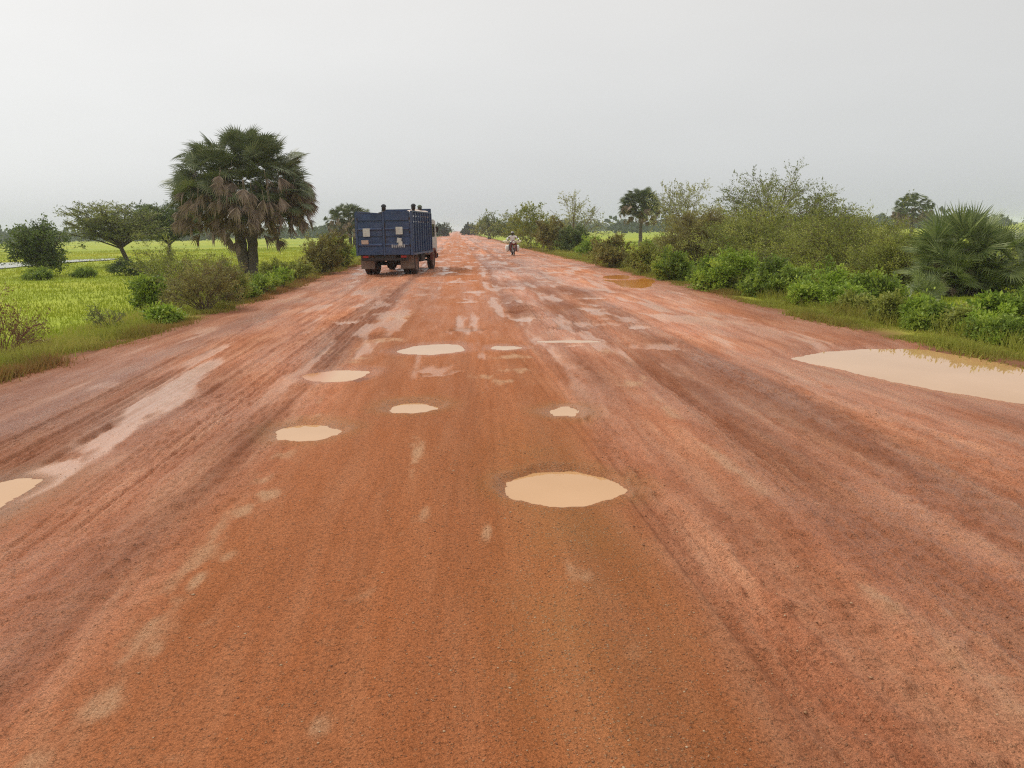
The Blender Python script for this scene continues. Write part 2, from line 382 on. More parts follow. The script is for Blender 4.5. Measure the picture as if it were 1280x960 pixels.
gm = t.math('MULTIPLY', t.attr('grav'), .85)
c = t.mix(t.math('MULTIPLY', gm, .62), c, (.37, .17, .055))
c = t.mix(t.math('MULTIPLY', stone, t.math('ADD', t.math('MULTIPLY', gm, .75), .16)), c, gravcol)
tn = t.n('ShaderNodeCombineColor'); [t.l(t.math('MAXIMUM', t.attr('tone'), .92), tn.inputs[i]) for i in range(3)]
c = t.mix(1.0, c, tn.outputs[0], 'MULTIPLY')
c = t.mix(t.math('MULTIPLY', t.math('SUBTRACT', 1.0, t.attr('tone')), 1.7, True), c, (.25, .078, .03))   # damp red soil
mudm = t.math('MULTIPLY', t.attr('mud'), t.ramp(n_fine, [(.36, .45), (.56, 1)]))
c = t.mix(mudm, c, (.68, .39, .22))
c = t.mix(t.math('MULTIPLY', t.attr('soft'), .55), c, (.27, .105, .05))
c = t.mix(t.math('MULTIPLY', t.attr('film'), .6), c, (.54, .32, .21))
speck = t.ramp(n_grain, [(.34, .6), (.62, 1.2)]); c = t.mix(.85, c, speck, 'MULTIPLY')
wetm = t.math('MULTIPLY', t.attr('wet'), t.ramp(n_streak, [(.3, .55), (.65, 1)]))
rg = t.ramp(wetm, [(0, .85), (.35, .62), (.7, .36), (1, .25)])
rg2 = t.mix(t.attr('film'), rg, (.16, .16, .16))
bstr = t.math('SUBTRACT', 1.0, t.math('MULTIPLY', t.attr('film'), .92))
h1 = t.math('MULTIPLY', t.math('ADD', t.math('MULTIPLY', n_fine, .8), t.math('ADD', t.math('MULTIPLY', n_grain, .35), t.math('MULTIPLY', stone, .3))), bstr)
t.set(Base_Color=c, Roughness=rg2, Normal=t.bump(h1, 1.0, .032)); t.l(t.math('ADD', t.math('MULTIPLY', t.math('MAXIMUM', wetm, t.attr('film')), .3), .08), t.b.inputs['Specular IOR Level'])
RX, RY, RZ = build_road()

M_pud = NT('milky_puddle_water'); t = M_pud
n1 = t.noise(.8, 3, .5, t.coord())
t.set(Base_Color=t.ramp(n1, [(.35, (.51, .285, .125)), (.7, (.57, .33, .16))]), Roughness=.025, IOR=1.33)
t.set(Normal=t.bump(t.noise(3, 2, .5, t.coord()), .02, .01))
M_opud = NT('rusty_puddle_water'); t = M_opud
t.set(Base_Color=(.62, .22, .04), Roughness=.12, IOR=1.33)
M_epud = NT('tinted_reflection_puddle_water'); t = M_epud
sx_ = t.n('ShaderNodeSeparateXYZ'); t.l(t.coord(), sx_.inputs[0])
t.set(Base_Color=t.mix(t.ramp(t.math('ADD', sx_.outputs[0], .5), [(.3, 1), (.52, 0)]), (.56, .3, .115), (.5, .17, .025)), Roughness=.04, IOR=1.33)  # orange reflection of the rim put into the base colour at the left end
for i, (P, band, dep, wl, lab) in enumerate(puds):
    c = P.mean(0); Q = []
    n = len(P)
    for k in range(n):
        tn = P[(k+1) % n]-P[k-1]; nn = np.array([tn[1], -tn[0]]); nn /= np.linalg.norm(nn)+1e-9
        if np.dot(nn, P[k]-c) < 0: nn = -nn
        Q.append(P[k]+nn*min(.06, band*.5))
    bm = bmesh.new(); vs2 = [bm.verts.new((q[0]-c[0], q[1]-c[1], 0)) for q in Q]
    f = bm.faces.new(vs2); f.normal_update()
    if f.normal.z < 0: f.normal_flip()
    bmesh.ops.triangulate(bm, faces=[f])
    me = bpy.data.meshes.new('puddle'); bm.to_mesh(me); bm.free()
    o = link('puddle', me, M_opud.m if 'rusty' in lab or 'orange puddle' in lab else (M_epud.m if 'muddy end' in lab else M_pud.m)); o.location = (c[0], c[1], wl)  # muddy end picks the water with the rim reflection in its colour
    tag(o, lab, kind='structure')

# ------------------------------------------------------------------ fields
def build_field():
    def axis(a):
        v = [0.0]
        while v[-1] < a: v.append(v[-1] + max(.3, .055*v[-1]))
        return np.array(v)
    ax = axis(1900); xs = np.concatenate([XL-ax[::-1], np.linspace(XL+.3, XR-.3, 30), XR+ax])
    ay = axis(1900); ys = np.concatenate([-axis(120)[::-1]*1.0, ay[1:]])
    X, Y = np.meshgrid(xs, ys); l, r = edges(Y)
    ed = np.maximum(l-X, X-r)
    z = Hb(X, Y) - .16*(1-sst(-.5, -.1, ed)) + .03*fbm(X*1.5, Y*1.5, 90, 3)*sst(0, .5, ed)
    soil = 1-sst(.25, 1.2, ed+.9*fbm(X*.8, Y*.8, 91, 3))
    n, k = X.shape; idx = np.arange(n*k).reshape(n, k)
    Fc = np.stack([idx[:-1, :-1], idx[:-1, 1:], idx[1:, 1:], idx[1:, :-1]], -1).reshape(-1, 4)
    t = NT('field_grass_ground'); v = t.coord(); v2 = t.coord((.35, 1, 1))
    a = t.noise(.05, 6, .6, v2); b = t.noise(1.6, 6, .7, v); d = t.noise(.012, 4, .6, v2)
    c = t.ramp(a, [(.3, (.21, .28, .025)), (.48, (.32, .375, .03)), (.62, (.42, .415, .04)), (.75, (.3, .36, .033))])
    c = t.mix(t.ramp(d, [(.4, 0), (.65, .55)]), c, (.22, .3, .05))
    c = t.mix(.6, c, t.ramp(b, [(.3, .55), (.65, 1.2)]), 'MULTIPLY')
    c = t.mix(t.attr('soil'), c, (.2, .085, .045))
    t.set(Base_Color=c, Roughness=.9, Normal=t.bump(b, .8, .12)); t.b.inputs['Specular IOR Level'].default_value = .15
    me = mesh_np('field', np.stack([X, Y, z], -1).reshape(-1, 3), Fc, smooth=True, attrs=dict(soil=soil))
    tag(link('field', me, t.m), 'flat yellow green crop fields either side of the road', kind='structure')
build_field()

def ground_patch(name, pts, mat, label, dz=.05):
    P = [gnd(*p) for p in pts]
    zz = max(p[2] for p in P)+dz
    P = [at(px, py, zz) for px, py in pts]
    bm = bmesh.new(); f = bm.faces.new([bm.verts.new((p[0], p[1], zz)) for p in P]); f.normal_update()
    if f.normal.z < 0: f.normal_flip()
    bmesh.ops.triangulate(bm, faces=[f])
    me = bpy.data.meshes.new(name); bm.to_mesh(me); bm.free()
    return tag(link(name, me, mat), label, kind='structure')
t = NT('flood_water'); t.set(Base_Color=(.30, .27, .2), Roughness=.08, IOR=1.33)
ground_patch('flood_water', [(-120,341),(-60,334),(0,328.5),(20,327.8),(60,326.6),(100,324.2),(140,322.8),(150,323.2),(135,325),(105,326.4),(66,329),(40,331.5),(18,334),(-30,338),(-120,347)], t.m, 'pale strip of standing water across the green field')

# ------------------------------------------------------------------ grass
def build_grass(name, pts, hmin, hmax, blades, mat, label, seed, tintf, width=.012, spread=.09):
    r = np.random.default_rng(seed); n = len(pts)
    P = np.repeat(pts, blades, 0); d = np.repeat(np.hypot(pts[:, 0], pts[:, 1]), blades)
    k = len(P); P = P + np.concatenate([r.normal(0, spread, (k, 2))*(1+d[:, None]*.03), np.zeros((k, 1))], 1)
    hh = r.uniform(hmin, hmax, k)*np.clip(.45+2.2*(vn(P[:, 0]*1.3, P[:, 1]*1.3, 55)+.35), .35, 2.1)**(1.0 if hmax < .15 else .25); a = r.uniform(0, 2*np.pi, k); ln = r.normal(0, .35, (k, 2))*hh[:, None]
    w = width*(1+d*.06)
    dx = np.cos(a)*w; dy = np.sin(a)*w
    z0 = P[:, 2]-.03
    A = np.stack([P[:, 0]-dx, P[:, 1]-dy, z0], -1); B = np.stack([P[:, 0]+dx, P[:, 1]+dy, z0], -1)
    T = np.stack([P[:, 0]+ln[:, 0], P[:, 1]+ln[:, 1], z0+hh], -1)
    V = np.stack([A, B, T], 1).reshape(-1, 3); Fc = np.arange(3*k).reshape(-1, 3)
    tint = np.repeat(tintf, blades)+r.normal(0, .07, k)
    me = mesh_np(name, V, Fc, tint=np.clip(tint, 0, 1))
    return tag(link(name, me, mat), label, kind='stuff')
def scatter(n, side, e0, e1, y0, y1, seed, pw=1.0):
    r = np.random.default_rng(seed)
    y = np.exp(r.uniform(math.log(y0), math.log(y1), n)) if pw == 1 else y0+(y1-y0)*r.uniform(size=n)**pw
    e = e0+(e1-e0)*r.uniform(size=n)**1.7*1.0
    l, rr = edges(y)
    x = l-e if side < 0 else rr+e
    return x, y, e
def vis(x, y, z, marg=60):
    v = np.stack([x, y, z-CAMH], -1); dz = v@F
    px = 640+FPX*(v@CR)/dz; py = 480-FPX*(v@CU)/dz
    return (dz > .5) & (px > -marg*3) & (px < 1280+marg*3) & (py < 1100)
for side, nm in ((-1, 'left'), (1, 'right')):
    # verge strip
    x, y, e = scatter(26000, side, .04, 2.4, 6, 120, 100+side)
    z = Hb(x, y); k = vis(x, y, z) & (vn(x*1.1, y*1.1, 7)+e*.5 > -.12-.1*side); x, y, z, e = x[k], y[k], z[k], e[k]
    tf = np.clip(.02+e*.42+.5*vn(x*.6, y*.6, 8)+(.28 if side > 0 else .14), 0, 1)
    build_grass('verge_grass', np.stack([x, y, z], -1), .03, .11 if side > 0 else .14, 6, M['verge'],
                'low verge grass with reddish dry stalks on the %s' % ('paddy field side' if side < 0 else 'thicket side'), 110+side, tf, .006)
    x, y, e = scatter(30000, side, 1.2, 75, 7, 130, 120+side)
    z = Hb(x, y); k = vis(x, y, z); x, y, z, e = x[k], y[k], z[k], e[k]
    tf = .45+.9*fbm(x*.07, y*.05, 12, 3)+.08*vn(x*.8, y*.8, 13)
    build_grass('field_grass', np.stack([x, y, z], -1), .07, .2, 8, M['grass'],
                'bright yellow green crop covering the %s' % ('open field beyond the tall palm' if side < 0 else 'land behind the roadside thicket'), 130+side, tf, .007, .14)
for side, n_, e0, e1, hh_, lab in ((1, 8000, .95, 4.4, .4, 'tall ungrazed grass knitting the right-hand bushes together'), (-1, 3600, .7, 3.0, .32, 'taller grass clumps on the bank below the tall palm')):
    x, y, e = scatter(n_, side, e0, e1, 8, 70, 140+side)
    z = Hb(x, y); k = vis(x, y, z) & (vn(x*.7, y*.7, 57) > (-.2 if side > 0 else .02)); x, y, z, e = x[k], y[k], z[k], e[k]
    tf = .62+.5*vn(x*.5, y*.5, 58)
    build_grass('tall_grass', np.stack([x, y, z], -1), .15, hh_, 7, M['verge'], lab, 150+side, np.clip(tf, .3, 1), .005, .12)
# loose gravel on the road core
def build_gravel():
    r = np.random.default_rng(77); n = 11000
    y = np.exp(r.uniform(math.log(1.9), math.log(9), n)); x = np.where(r.uniform(size=n) < .6, r.normal(.55, .7, n), r.uniform(-3.5, 4.5, n))
    ix = np.clip(np.searchsorted(RX[0], x), 1, RX.shape[1]-1); iy = np.clip(np.searchsorted(RY[:, 0], y), 1, RX.shape[0]-1)
    z = RZ[iy, ix]; s = r.gamma(2.0, .0009, n)+.0016
    oc = np.array([(1, 0, 0), (-1, 0, 0), (0, 1, 0), (0, -1, 0), (0, 0, 1), (0, 0, -1)], float)
    fc = np.array([(0, 2, 4), (2, 1, 4), (1, 3, 4), (3, 0, 4), (2, 0, 5), (1, 2, 5), (3, 1, 5), (0, 3, 5)])
    V = oc[None]*(s[:, None, None]*r.uniform(.6, 1.3, (n, 6, 1)))*np.array([1, 1, .6])
    a = r.uniform(0, 6.3, n); c, sn = np.cos(a)[:, None], np.sin(a)[:, None]
    V = np.stack([V[..., 0]*c-V[..., 1]*sn, V[..., 0]*sn+V[..., 1]*c, V[..., 2]], -1)+np.stack([x, y, z+s*.2], -1)[:, None]
    Fc = (fc[None]+6*np.arange(n)[:, None, None]).reshape(-1, 3)
    t = NT('gravel_stone'); t.set(Base_Color=t.ramp(t.attr('tint'), [(0, (.2, .08, .035)), (.5, (.36, .19, .09)), (1, (.5, .36, .22))]), Roughness=.75)
    me = mesh_np('gravel', V.reshape(-1, 3), Fc, tint=np.repeat(r.uniform(size=n)**1.6, 8))
    tag(link('gravel', me, t.m), 'loose brown gravel scattered on the road core', kind='stuff')
build_gravel()

# ------------------------------------------------------------------ plants
def bez(p0, p1, p2, n):
    t = np.linspace(0, 1, n)[:, None]
    return (1-t)**2*p0 + 2*t*(1-t)*p1 + t*t*p2
class Geo:
    def __init__(s): s.V = []; s.F = []; s.n = 0
    def tube(s, P, r0, r1, k=3):
        P = np.asarray(P); n = len(P)
        T = np.gradient(P, axis=0); T /= np.linalg.norm(T, axis=1)[:, None]+1e-9
        ref = np.array([.3, .9, .2]) if abs(T[0][2]) > .6 else np.array([0, 0, 1.])
        A = np.cross(T, ref); A /= np.linalg.norm(A, axis=1)[:, None]+1e-9; B = np.cross(T, A)
        rr = np.linspace(r0, r1, n)[:, None, None]; a = np.arange(k)*2*np.pi/k
        ring = P[:, None]+rr*(np.cos(a)[None, :, None]*A[:, None]+np.sin(a)[None, :, None]*B[:, None])
        i = np.arange(n-1)[:, None]*k; j = np.arange(k)[None]; j2 = (j+1) % k
        s.F.append((np.stack([i+j, i+j2, i+k+j2, i+k+j], -1)+s.n).reshape(-1, 4)); s.V.append(ring.reshape(-1, 3)); s.n += n*k
    def mesh(s, name, smooth=True): return mesh_np(name, np.concatenate(s.V), np.concatenate(s.F), smooth=smooth)
def leaves(r, C, D, l, w, tint, flat=0.0):
    """rhombic leaves at C, pointing roughly along D"""
    n = len(C); D = D+r.normal(0, .55, (n, 3)); D /= np.linalg.norm(D, axis=1)[:, None]+1e-9
    S = r.normal(0, 1, (n, 3)); S[:, 2] *= (1-flat); S -= (S*D).sum(1)[:, None]*D; S /= np.linalg.norm(S, axis=1)[:, None]+1e-9
    s = r.uniform(.6, 1.35, n)[:, None]
    V = np.stack([C, C+D*l*s*.5+S*w*s*.5, C+D*l*s, C+D*l*s*.5-S*w*s*.5], 1).reshape(-1, 3)
    return V, np.arange(4*n).reshape(-1, 4)
def plant_geo(seed, H, R, trunk=0.0, nstem=18, nsub=5, ntw=4, leaf=(.06, .03), lpt=8, low=-.1, sub=.38, tw=.2, flat=False,
              droop=0.0, up=.25, rs=.015, spread=.05, lean=(0, 0), tr=None, bare=0.0, shell=(.72, 1.05), zc=None, cone=1.0, wild=.25):
    r = np.random.default_rng(seed); G = Geo(); LC = []; LD = []; LT = []
    zc = (trunk if trunk else .22*H) if zc is None else zc
    base0 = np.zeros(3); top = np.array([lean[0]*.5, lean[1]*.5, trunk])
    if trunk:
        mid = top*.5+np.array([r.normal(0, .08)*trunk, r.normal(0, .08)*trunk, 0])
        G.tube(bez(base0-np.array([0, 0, .15]), mid, top, 6), tr or rs*3, (tr or rs*3)*.7, 7)
    for i in range(nstem):
        az = i*2.399+r.uniform(-.4, .4)
        if flat:
            rr = math.sqrt(r.uniform(.03, 1)); tz = H*(.80+.2*(1-rr*rr))*r.uniform(.93, 1.02)
            if r.uniform() < .5: tz *= r.uniform(.55, .95)
            tgt = np.array([R*rr*math.cos(az), R*rr*math.sin(az), tz])
        else:
            se = r.uniform(low, 1); ce = math.sqrt(max(0, 1-se*se)); k = r.uniform(*shell)
            tgt = np.array([R*ce*math.cos(az)*k*cone, R*ce*math.sin(az)*k*cone, max(.06, zc+(H-zc if se > 0 else zc)*se*k)])
        tgt[:2] += lean
        p0 = top*r.uniform(.75, 1) if trunk else np.array([r.normal(0, R*.08), r.normal(0, R*.08), -.04])
        L0 = np.linalg.norm(tgt-p0)
        ctl = p0+(tgt-p0)*.45+np.array([0, 0, up*L0])+r.normal(0, .06*L0, 3)
        ctl[2] = max(ctl[2], .05)
        sp = bez(p0, ctl, tgt, 7); G.tube(sp, rs*(1 if trunk else .8), rs*.3, 4 if trunk else 3)
        ct = r.uniform(.1, .9)
        for j in range(nsub):
            tt = r.uniform(.35, 1)**.8; q = sp[min(6, int(tt*6))]; tg = (sp[min(6, int(tt*6)+1)]-sp[max(0, int(tt*6)-1)]); tg = tg/(np.linalg.norm(tg)+1e-9)
            d = tg*.7+r.normal(0, .6, 3); d[2] = d[2]*(0.35 if flat else .8)+up*.5; d /= np.linalg.norm(d)+1e-9
            Ls = sub*R*r.uniform(.5, 1.2); e2 = q+d*Ls+np.array([0, 0, -droop*Ls])
            if e2[2] < .03: e2[2] = r.uniform(.03, .15)
            s2 = bez(q, q+d*Ls*.55+np.array([0, 0, .1*Ls]), e2, 5); G.tube(s2, rs*.38, rs*.14, 3)
            ct2 = np.clip(ct+r.normal(0, wild*.5), 0, 1); isbare = r.uniform() < bare
            for k in range(ntw):
                u = r.integers(1, 5); q2 = s2[u]; d2 = d*.6+r.normal(0, .6, 3); d2[2] = d2[2]*(.4 if flat else 1)+up*.3; d2 /= np.linalg.norm(d2)+1e-9
                Lt = tw*R*r.uniform(.5, 1.3); e3 = q2+d2*Lt+np.array([0, 0, -droop*Lt]); e3[2] = max(e3[2], .02)
                G.tube(np.stack([q2, (q2+e3)/2+r.normal(0, .04*Lt, 3), e3]), rs*.16, rs*.08, 3)
                if isbare: continue
                n = lpt; a = r.uniform(0, 1, n)[:, None]
                LC.append(q2+(e3-q2)*a+r.normal(0, spread, (n, 3))*(np.array([1, 1, .35]) if flat else 1)); LD.append(np.repeat(d2[None], n, 0))
                LT.append(np.clip(ct2+r.normal(0, .16, n), 0, 1))
    if LC:
        C = np.concatenate(LC); C[:, 2] = np.maximum(C[:, 2], .01)
        cx = (np.percentile(C[:, 0], 1)+np.percentile(C[:, 0], 99))/2 if trunk else 0.
        sx = R/(np.percentile(np.hypot(C[:, 0]-cx, C[:, 1]), 97)+1e-6); sz = H/(np.percentile(C[:, 2], 99.3)+1e-6)
        S = np.array([sx, sx, sz]); C = C*S
        G.V = [q*S for q in G.V]
    wood = G.mesh('branches')
    if LC:
        V, Fc = leaves(r, C, np.concatenate(LD), leaf[0], leaf[1], None, .4 if flat else 0.)
        fol = mesh_np('foliage', V, Fc, tint=np.concatenate(LT))
    else: fol = None
    return wood, fol
_pg = {}
def plant(name, label, cat, px, py, hpx, wpx, style, leafm, barkm='twig', seed=0, group=None, tree=False, yoff=0, **kw):
    """a plant whose base is seen at pixel (px,py) and which stands hpx tall and wpx wide there"""
    x, y, z = gnd(px, py)
    if yoff: x, y = x*(1+yoff/y), y+yoff; z = float(Hb(x, y))
    d = float(np.array([x, y, z-CAMH])@F)
    H = CAMH + ray(px, py-hpx)[2]*d/FPX - z; R = wpx*d/FPX/2
    p = dict(STY[style]); p.update(kw)
    for k in ('trunk', 'zc'):
        if k in p and p[k]: p[k] = p[k]*H
    for k in ('lean',):
        if k in p: p[k] = (p[k][0]*R, p[k][1]*R)
    if 'leafpx' in p:                                      # leaf length given in metres unless the plant is far
        l, w = p.pop('leafpx'); mn = 1.15*d/FPX; p['leaf'] = (max(l, mn*1.9), max(w, mn*.9))
    wood, fol = plant_geo(seed+1, H, R, **p)
    e = empty(name, (x, y, z))
    link('trunk' if tree else 'branches', wood, M[barkm], e)
    if fol: link('crown' if tree else 'foliage', fol, M[leafm], e)
    return tag(e, label, cat, group)
STY = {
 'thorn': dict(nstem=30, nsub=6, ntw=5, leafpx=(.045, .02), lpt=14, sub=.36, tw=.2, spread=.035, rs=.014, up=.22, low=-.05),
 'leafy': dict(nstem=24, nsub=5, ntw=4, leafpx=(.09, .045), lpt=13, sub=.33, tw=.2, spread=.05, rs=.012, up=.25, low=-.05),
 'big':   dict(nstem=72, nsub=6, ntw=5, leafpx=(.07, .032), lpt=15, sub=.28, tw=.15, spread=.07, rs=.02, up=.22, low=0),
 'weed':  dict(nstem=26, nsub=3, ntw=2, leafpx=(.1, .04), lpt=8, sub=.3, tw=.18, spread=.04, rs=.008, up=.5, low=.1),
 'round': dict(trunk=.2, nstem=34, nsub=6, ntw=4, leafpx=(.14, .08), lpt=11, sub=.33, tw=.18, spread=.1, rs=.045, up=.05, low=-.75, zc=.56),
 'umbrella': dict(trunk=.36, nstem=34, nsub=6, ntw=5, leafpx=(.07, .045), lpt=11, sub=.3, tw=.17, spread=.1, rs=.06, up=.12, flat=True),
 'airy':  dict(trunk=.2, nstem=26, nsub=6, ntw=4, leafpx=(.06, .03), lpt=13, sub=.32, tw=.26, spread=.05, rs=.032, up=.3, low=.05, zc=.3),
 'bare':  dict(trunk=.14, nstem=20, nsub=6, ntw=4, leafpx=(.045, .03), lpt=6, sub=.32, tw=.22, spread=.05, rs=.035, up=.16, low=.12, zc=.25),
 'scrub': dict(nstem=16, nsub=6, ntw=4, leafpx=(.035, .018), lpt=2, sub=.45, tw=.28, spread=.02, rs=.012, up=.15, low=.0),
 'far':   dict(nstem=26, nsub=5, ntw=4, leafpx=(.2, .14), lpt=7, sub=.34, tw=.18, spread=.14, rs=.04, up=.2, low=0),
}

# ---- palms
def frond_mesh(seed, L, pet, nseg, span, wid, droop, fold=.35, split=.35, curl=0.0, pr=.02):
    """a fan leaf along +X: petiole, then nseg leaflets; returns mesh (palm leaf with free tips)"""
    r = np.random.default_rng(seed); V = []; Fc = []; T = []
    def q(a, b, c, d, t): 
        n = len(V); V.extend([a, b, c, d]); Fc.append((n, n+1, n+2, n+3)); T.append(t)
    for k in range(3):                                      # petiole: three-sided bar
        a0, a1 = k*2.094, (k+1)*2.094
        for s0, s1 in ((0, .5), (.5, 1)):
            def pp(s, a): return (pet*s, pr*(1-.5*s)*math.cos(a), pr*(1-.5*s)*math.sin(a)-pet*.10*droop*s*s)
            q(pp(s0, a0), pp(s0, a1), pp(s1, a1), pp(s1, a0), .75)
    b = np.array([pet, 0, -pet*.10*droop])
    for i in range(nseg):
        u = (i+.5)/nseg*2-1; a = u*span*.5
        ll = L*(1-.28*u*u)*r.uniform(.86, 1.06)
        d = np.array([math.cos(a), math.sin(a), 0]); sd = np.array([-math.sin(a), math.cos(a), 0])
        lift = fold*abs(u)*ll                                # costapalmate: sides of the fan fold up
        def pt(s, side):
            w = wid*ll*(s/.45 if s < .45 else max(0.03, (1-s)/.55))
            z = lift*s - droop*ll*.55*max(0, s-.3)**1.6*(1+.5*abs(u))+r.normal(0, .006*L)
            return tuple(b+d*ll*s*(1-curl*max(0, s-.5))+sd*w*side+np.array([0, 0, z + (.35*w if side else 0)]))
        tt = float(np.clip(.5+r.normal(0, .18), 0, 1))
        m0, m1, m2, tip = pt(.02, 0), pt(.45, 0), pt(.78, 0), pt(1, 0)
        e1, e2 = pt(.45, 1), pt(.45, -1); g1, g2 = pt(.78, 1), pt(.78, -1)
        q(m0, m1, e1, m0, tt) if False else None
        n = len(V); V.extend([m0, e1, g1, tip, g2, e2, m1, m2])
        Fc.extend([(n, n+6, n+1, n+1), (n, n+5, n+6, n+6), (n+6, n+7, n+2, n+1), (n+5, n+4, n+7, n+6), (n+7, n+3, n+2, n+2), (n+4, n+3, n+7, n+7)]); T.extend([tt]*6)
    V = np.array(V); tris = []; TT = []
    for f, tv in zip(Fc, T):
        tris.append(f[:3]); TT.append(tv)
        if f[3] != f[2]: tris.append((f[0], f[2], f[3])); TT.append(tv)
    return mesh_np('frond', V, np.array(tris), tint=TT)
FR = {
 'live': [frond_mesh(s, 1.25, .75, 26, 4.4, .042, .6, .2) for s in (1, 2, 3)],
 'dead': [frond_mesh(s, 1.1, .6, 13, 1.3, .05, .5, .7, curl=.15) for s in (4, 5, 6)],
 'far':  [frond_mesh(s, 1.05, .8, 14, 4.2, .105, .55, .22, pr=.03) for s in (7, 8)],
 'fardead': [frond_mesh(s, .95, .6, 9, 2.4, .12, 1.2, .5, pr=.03) for s in (9, 10)],
 'bush': [frond_mesh(s, .95, .8, 30, 4.1, .032, .25, .3, pr=.016) for s in (11, 12, 13, 14)],
}
for k, l in FR.items():
    for me in l: me.materials.append(M['deadpalm'] if 'dead' in k else (M['palmgreen'] if k == 'bush' else M['palm']))
FR['greenfar'] = []
def orient(p, d, roll=0, s=1.0):
    d = Vector(d).normalized(); up = Vector((0, 0, 1))
    y = up.cross(d)
    if y.length < 1e-3: y = Vector((0, 1, 0))
    y.normalize(); z = d.cross(y)
    m = Matrix(((d.x, y.x, z.x, p[0]), (d.y, y.y, z.y, p[1]), (d.z, y.z, z.z, p[2]), (0, 0, 0, 1)))
    return m @ Matrix.Rotation(roll, 4, 'X') @ Matrix.Diagonal((s, s, s, 1))
def add_frond(parent, kind, i, p, d, s, roll=0, name=None):
    o = link(name or ('dead_frond' if 'dead' in kind else 'frond'), FR[kind][i % len(FR[kind])], None, parent)
    o.matrix_local = orient(p, d, roll, s); return o
def palm(name, label, px, py, hpx, wpx, heads, nlive, ndead, kind='far', seed=0, trunks=None, fs=1.0, group=None, lowest=-.75, cat='palm tree'):
    """heads: list of (x, y, z) in crown-radius units/heights (fractions of H); each carries a ball of fan fronds"""
    x, y, z = gnd(px, py); d = float(np.array([x, y, z-CAMH])@F); H = hpx*d/FPX; W = wpx*d/FPX
    e = empty(name, (x, y, z)); r = np.random.default_rng(seed)
    G_ = {}
    for i, (path, r0, r1) in enumerate(trunks):
        G = Geo(); P = np.array([(a*W*.5, b*W*.5, c*H) for a, b, c in path])
        if len(P) == 3: P = bez(P[0], 2*P[1]-.5*P[0]-.5*P[2], P[2], 14)
        n = len(P); G.tube(P, r0, r1, 9)
        V = G.V[0].reshape(n, 9, 3); cc = V.mean(1, keepdims=True); V = cc+(V-cc)*(1+.12*r.uniform(-1, 1, (n, 9, 1))+.06*(np.arange(n) % 2)[:, None, None]); G.V[0] = V.reshape(-1, 3)
        link('trunk', G.mesh('trunk'), M['palmbark'], e)
    for hi, (hx, hy, hz, hr) in enumerate(heads):
        c = np.array([hx*W*.5, hy*W*.5, hz*H]); s0 = hr*W*.5/1.9*fs
        for i in range(nlive):
            u = (i+.5)/nlive; el = math.asin(np.clip(1-u*(1+.35)+r.normal(0, .07), -.5, .99)); az = i*2.39996+hi
            dv = (math.cos(az)*math.cos(el), math.sin(az)*math.cos(el), math.sin(el))
            add_frond(e, kind, i+hi, c+np.array(dv)*.06, dv, s0*r.uniform(.85, 1.12), r.normal(0, .35))
        for i in range(ndead):
            u = (i+.5)/ndead; el = -(.45+.95*u)+r.normal(0, .1); az = i*2.39996+hi*1.7
            dv = (math.cos(az)*math.cos(el), math.sin(az)*math.cos(el), math.sin(el))
            add_frond(e, 'dead' if kind == 'live' else 'fardead', i, c-np.array([0, 0, (.16 if kind == 'live' else .08)*i/ndead*H]), dv, s0*r.uniform(.75, 1.05), r.normal(0, .5))
    return tag(e, label, cat, group)

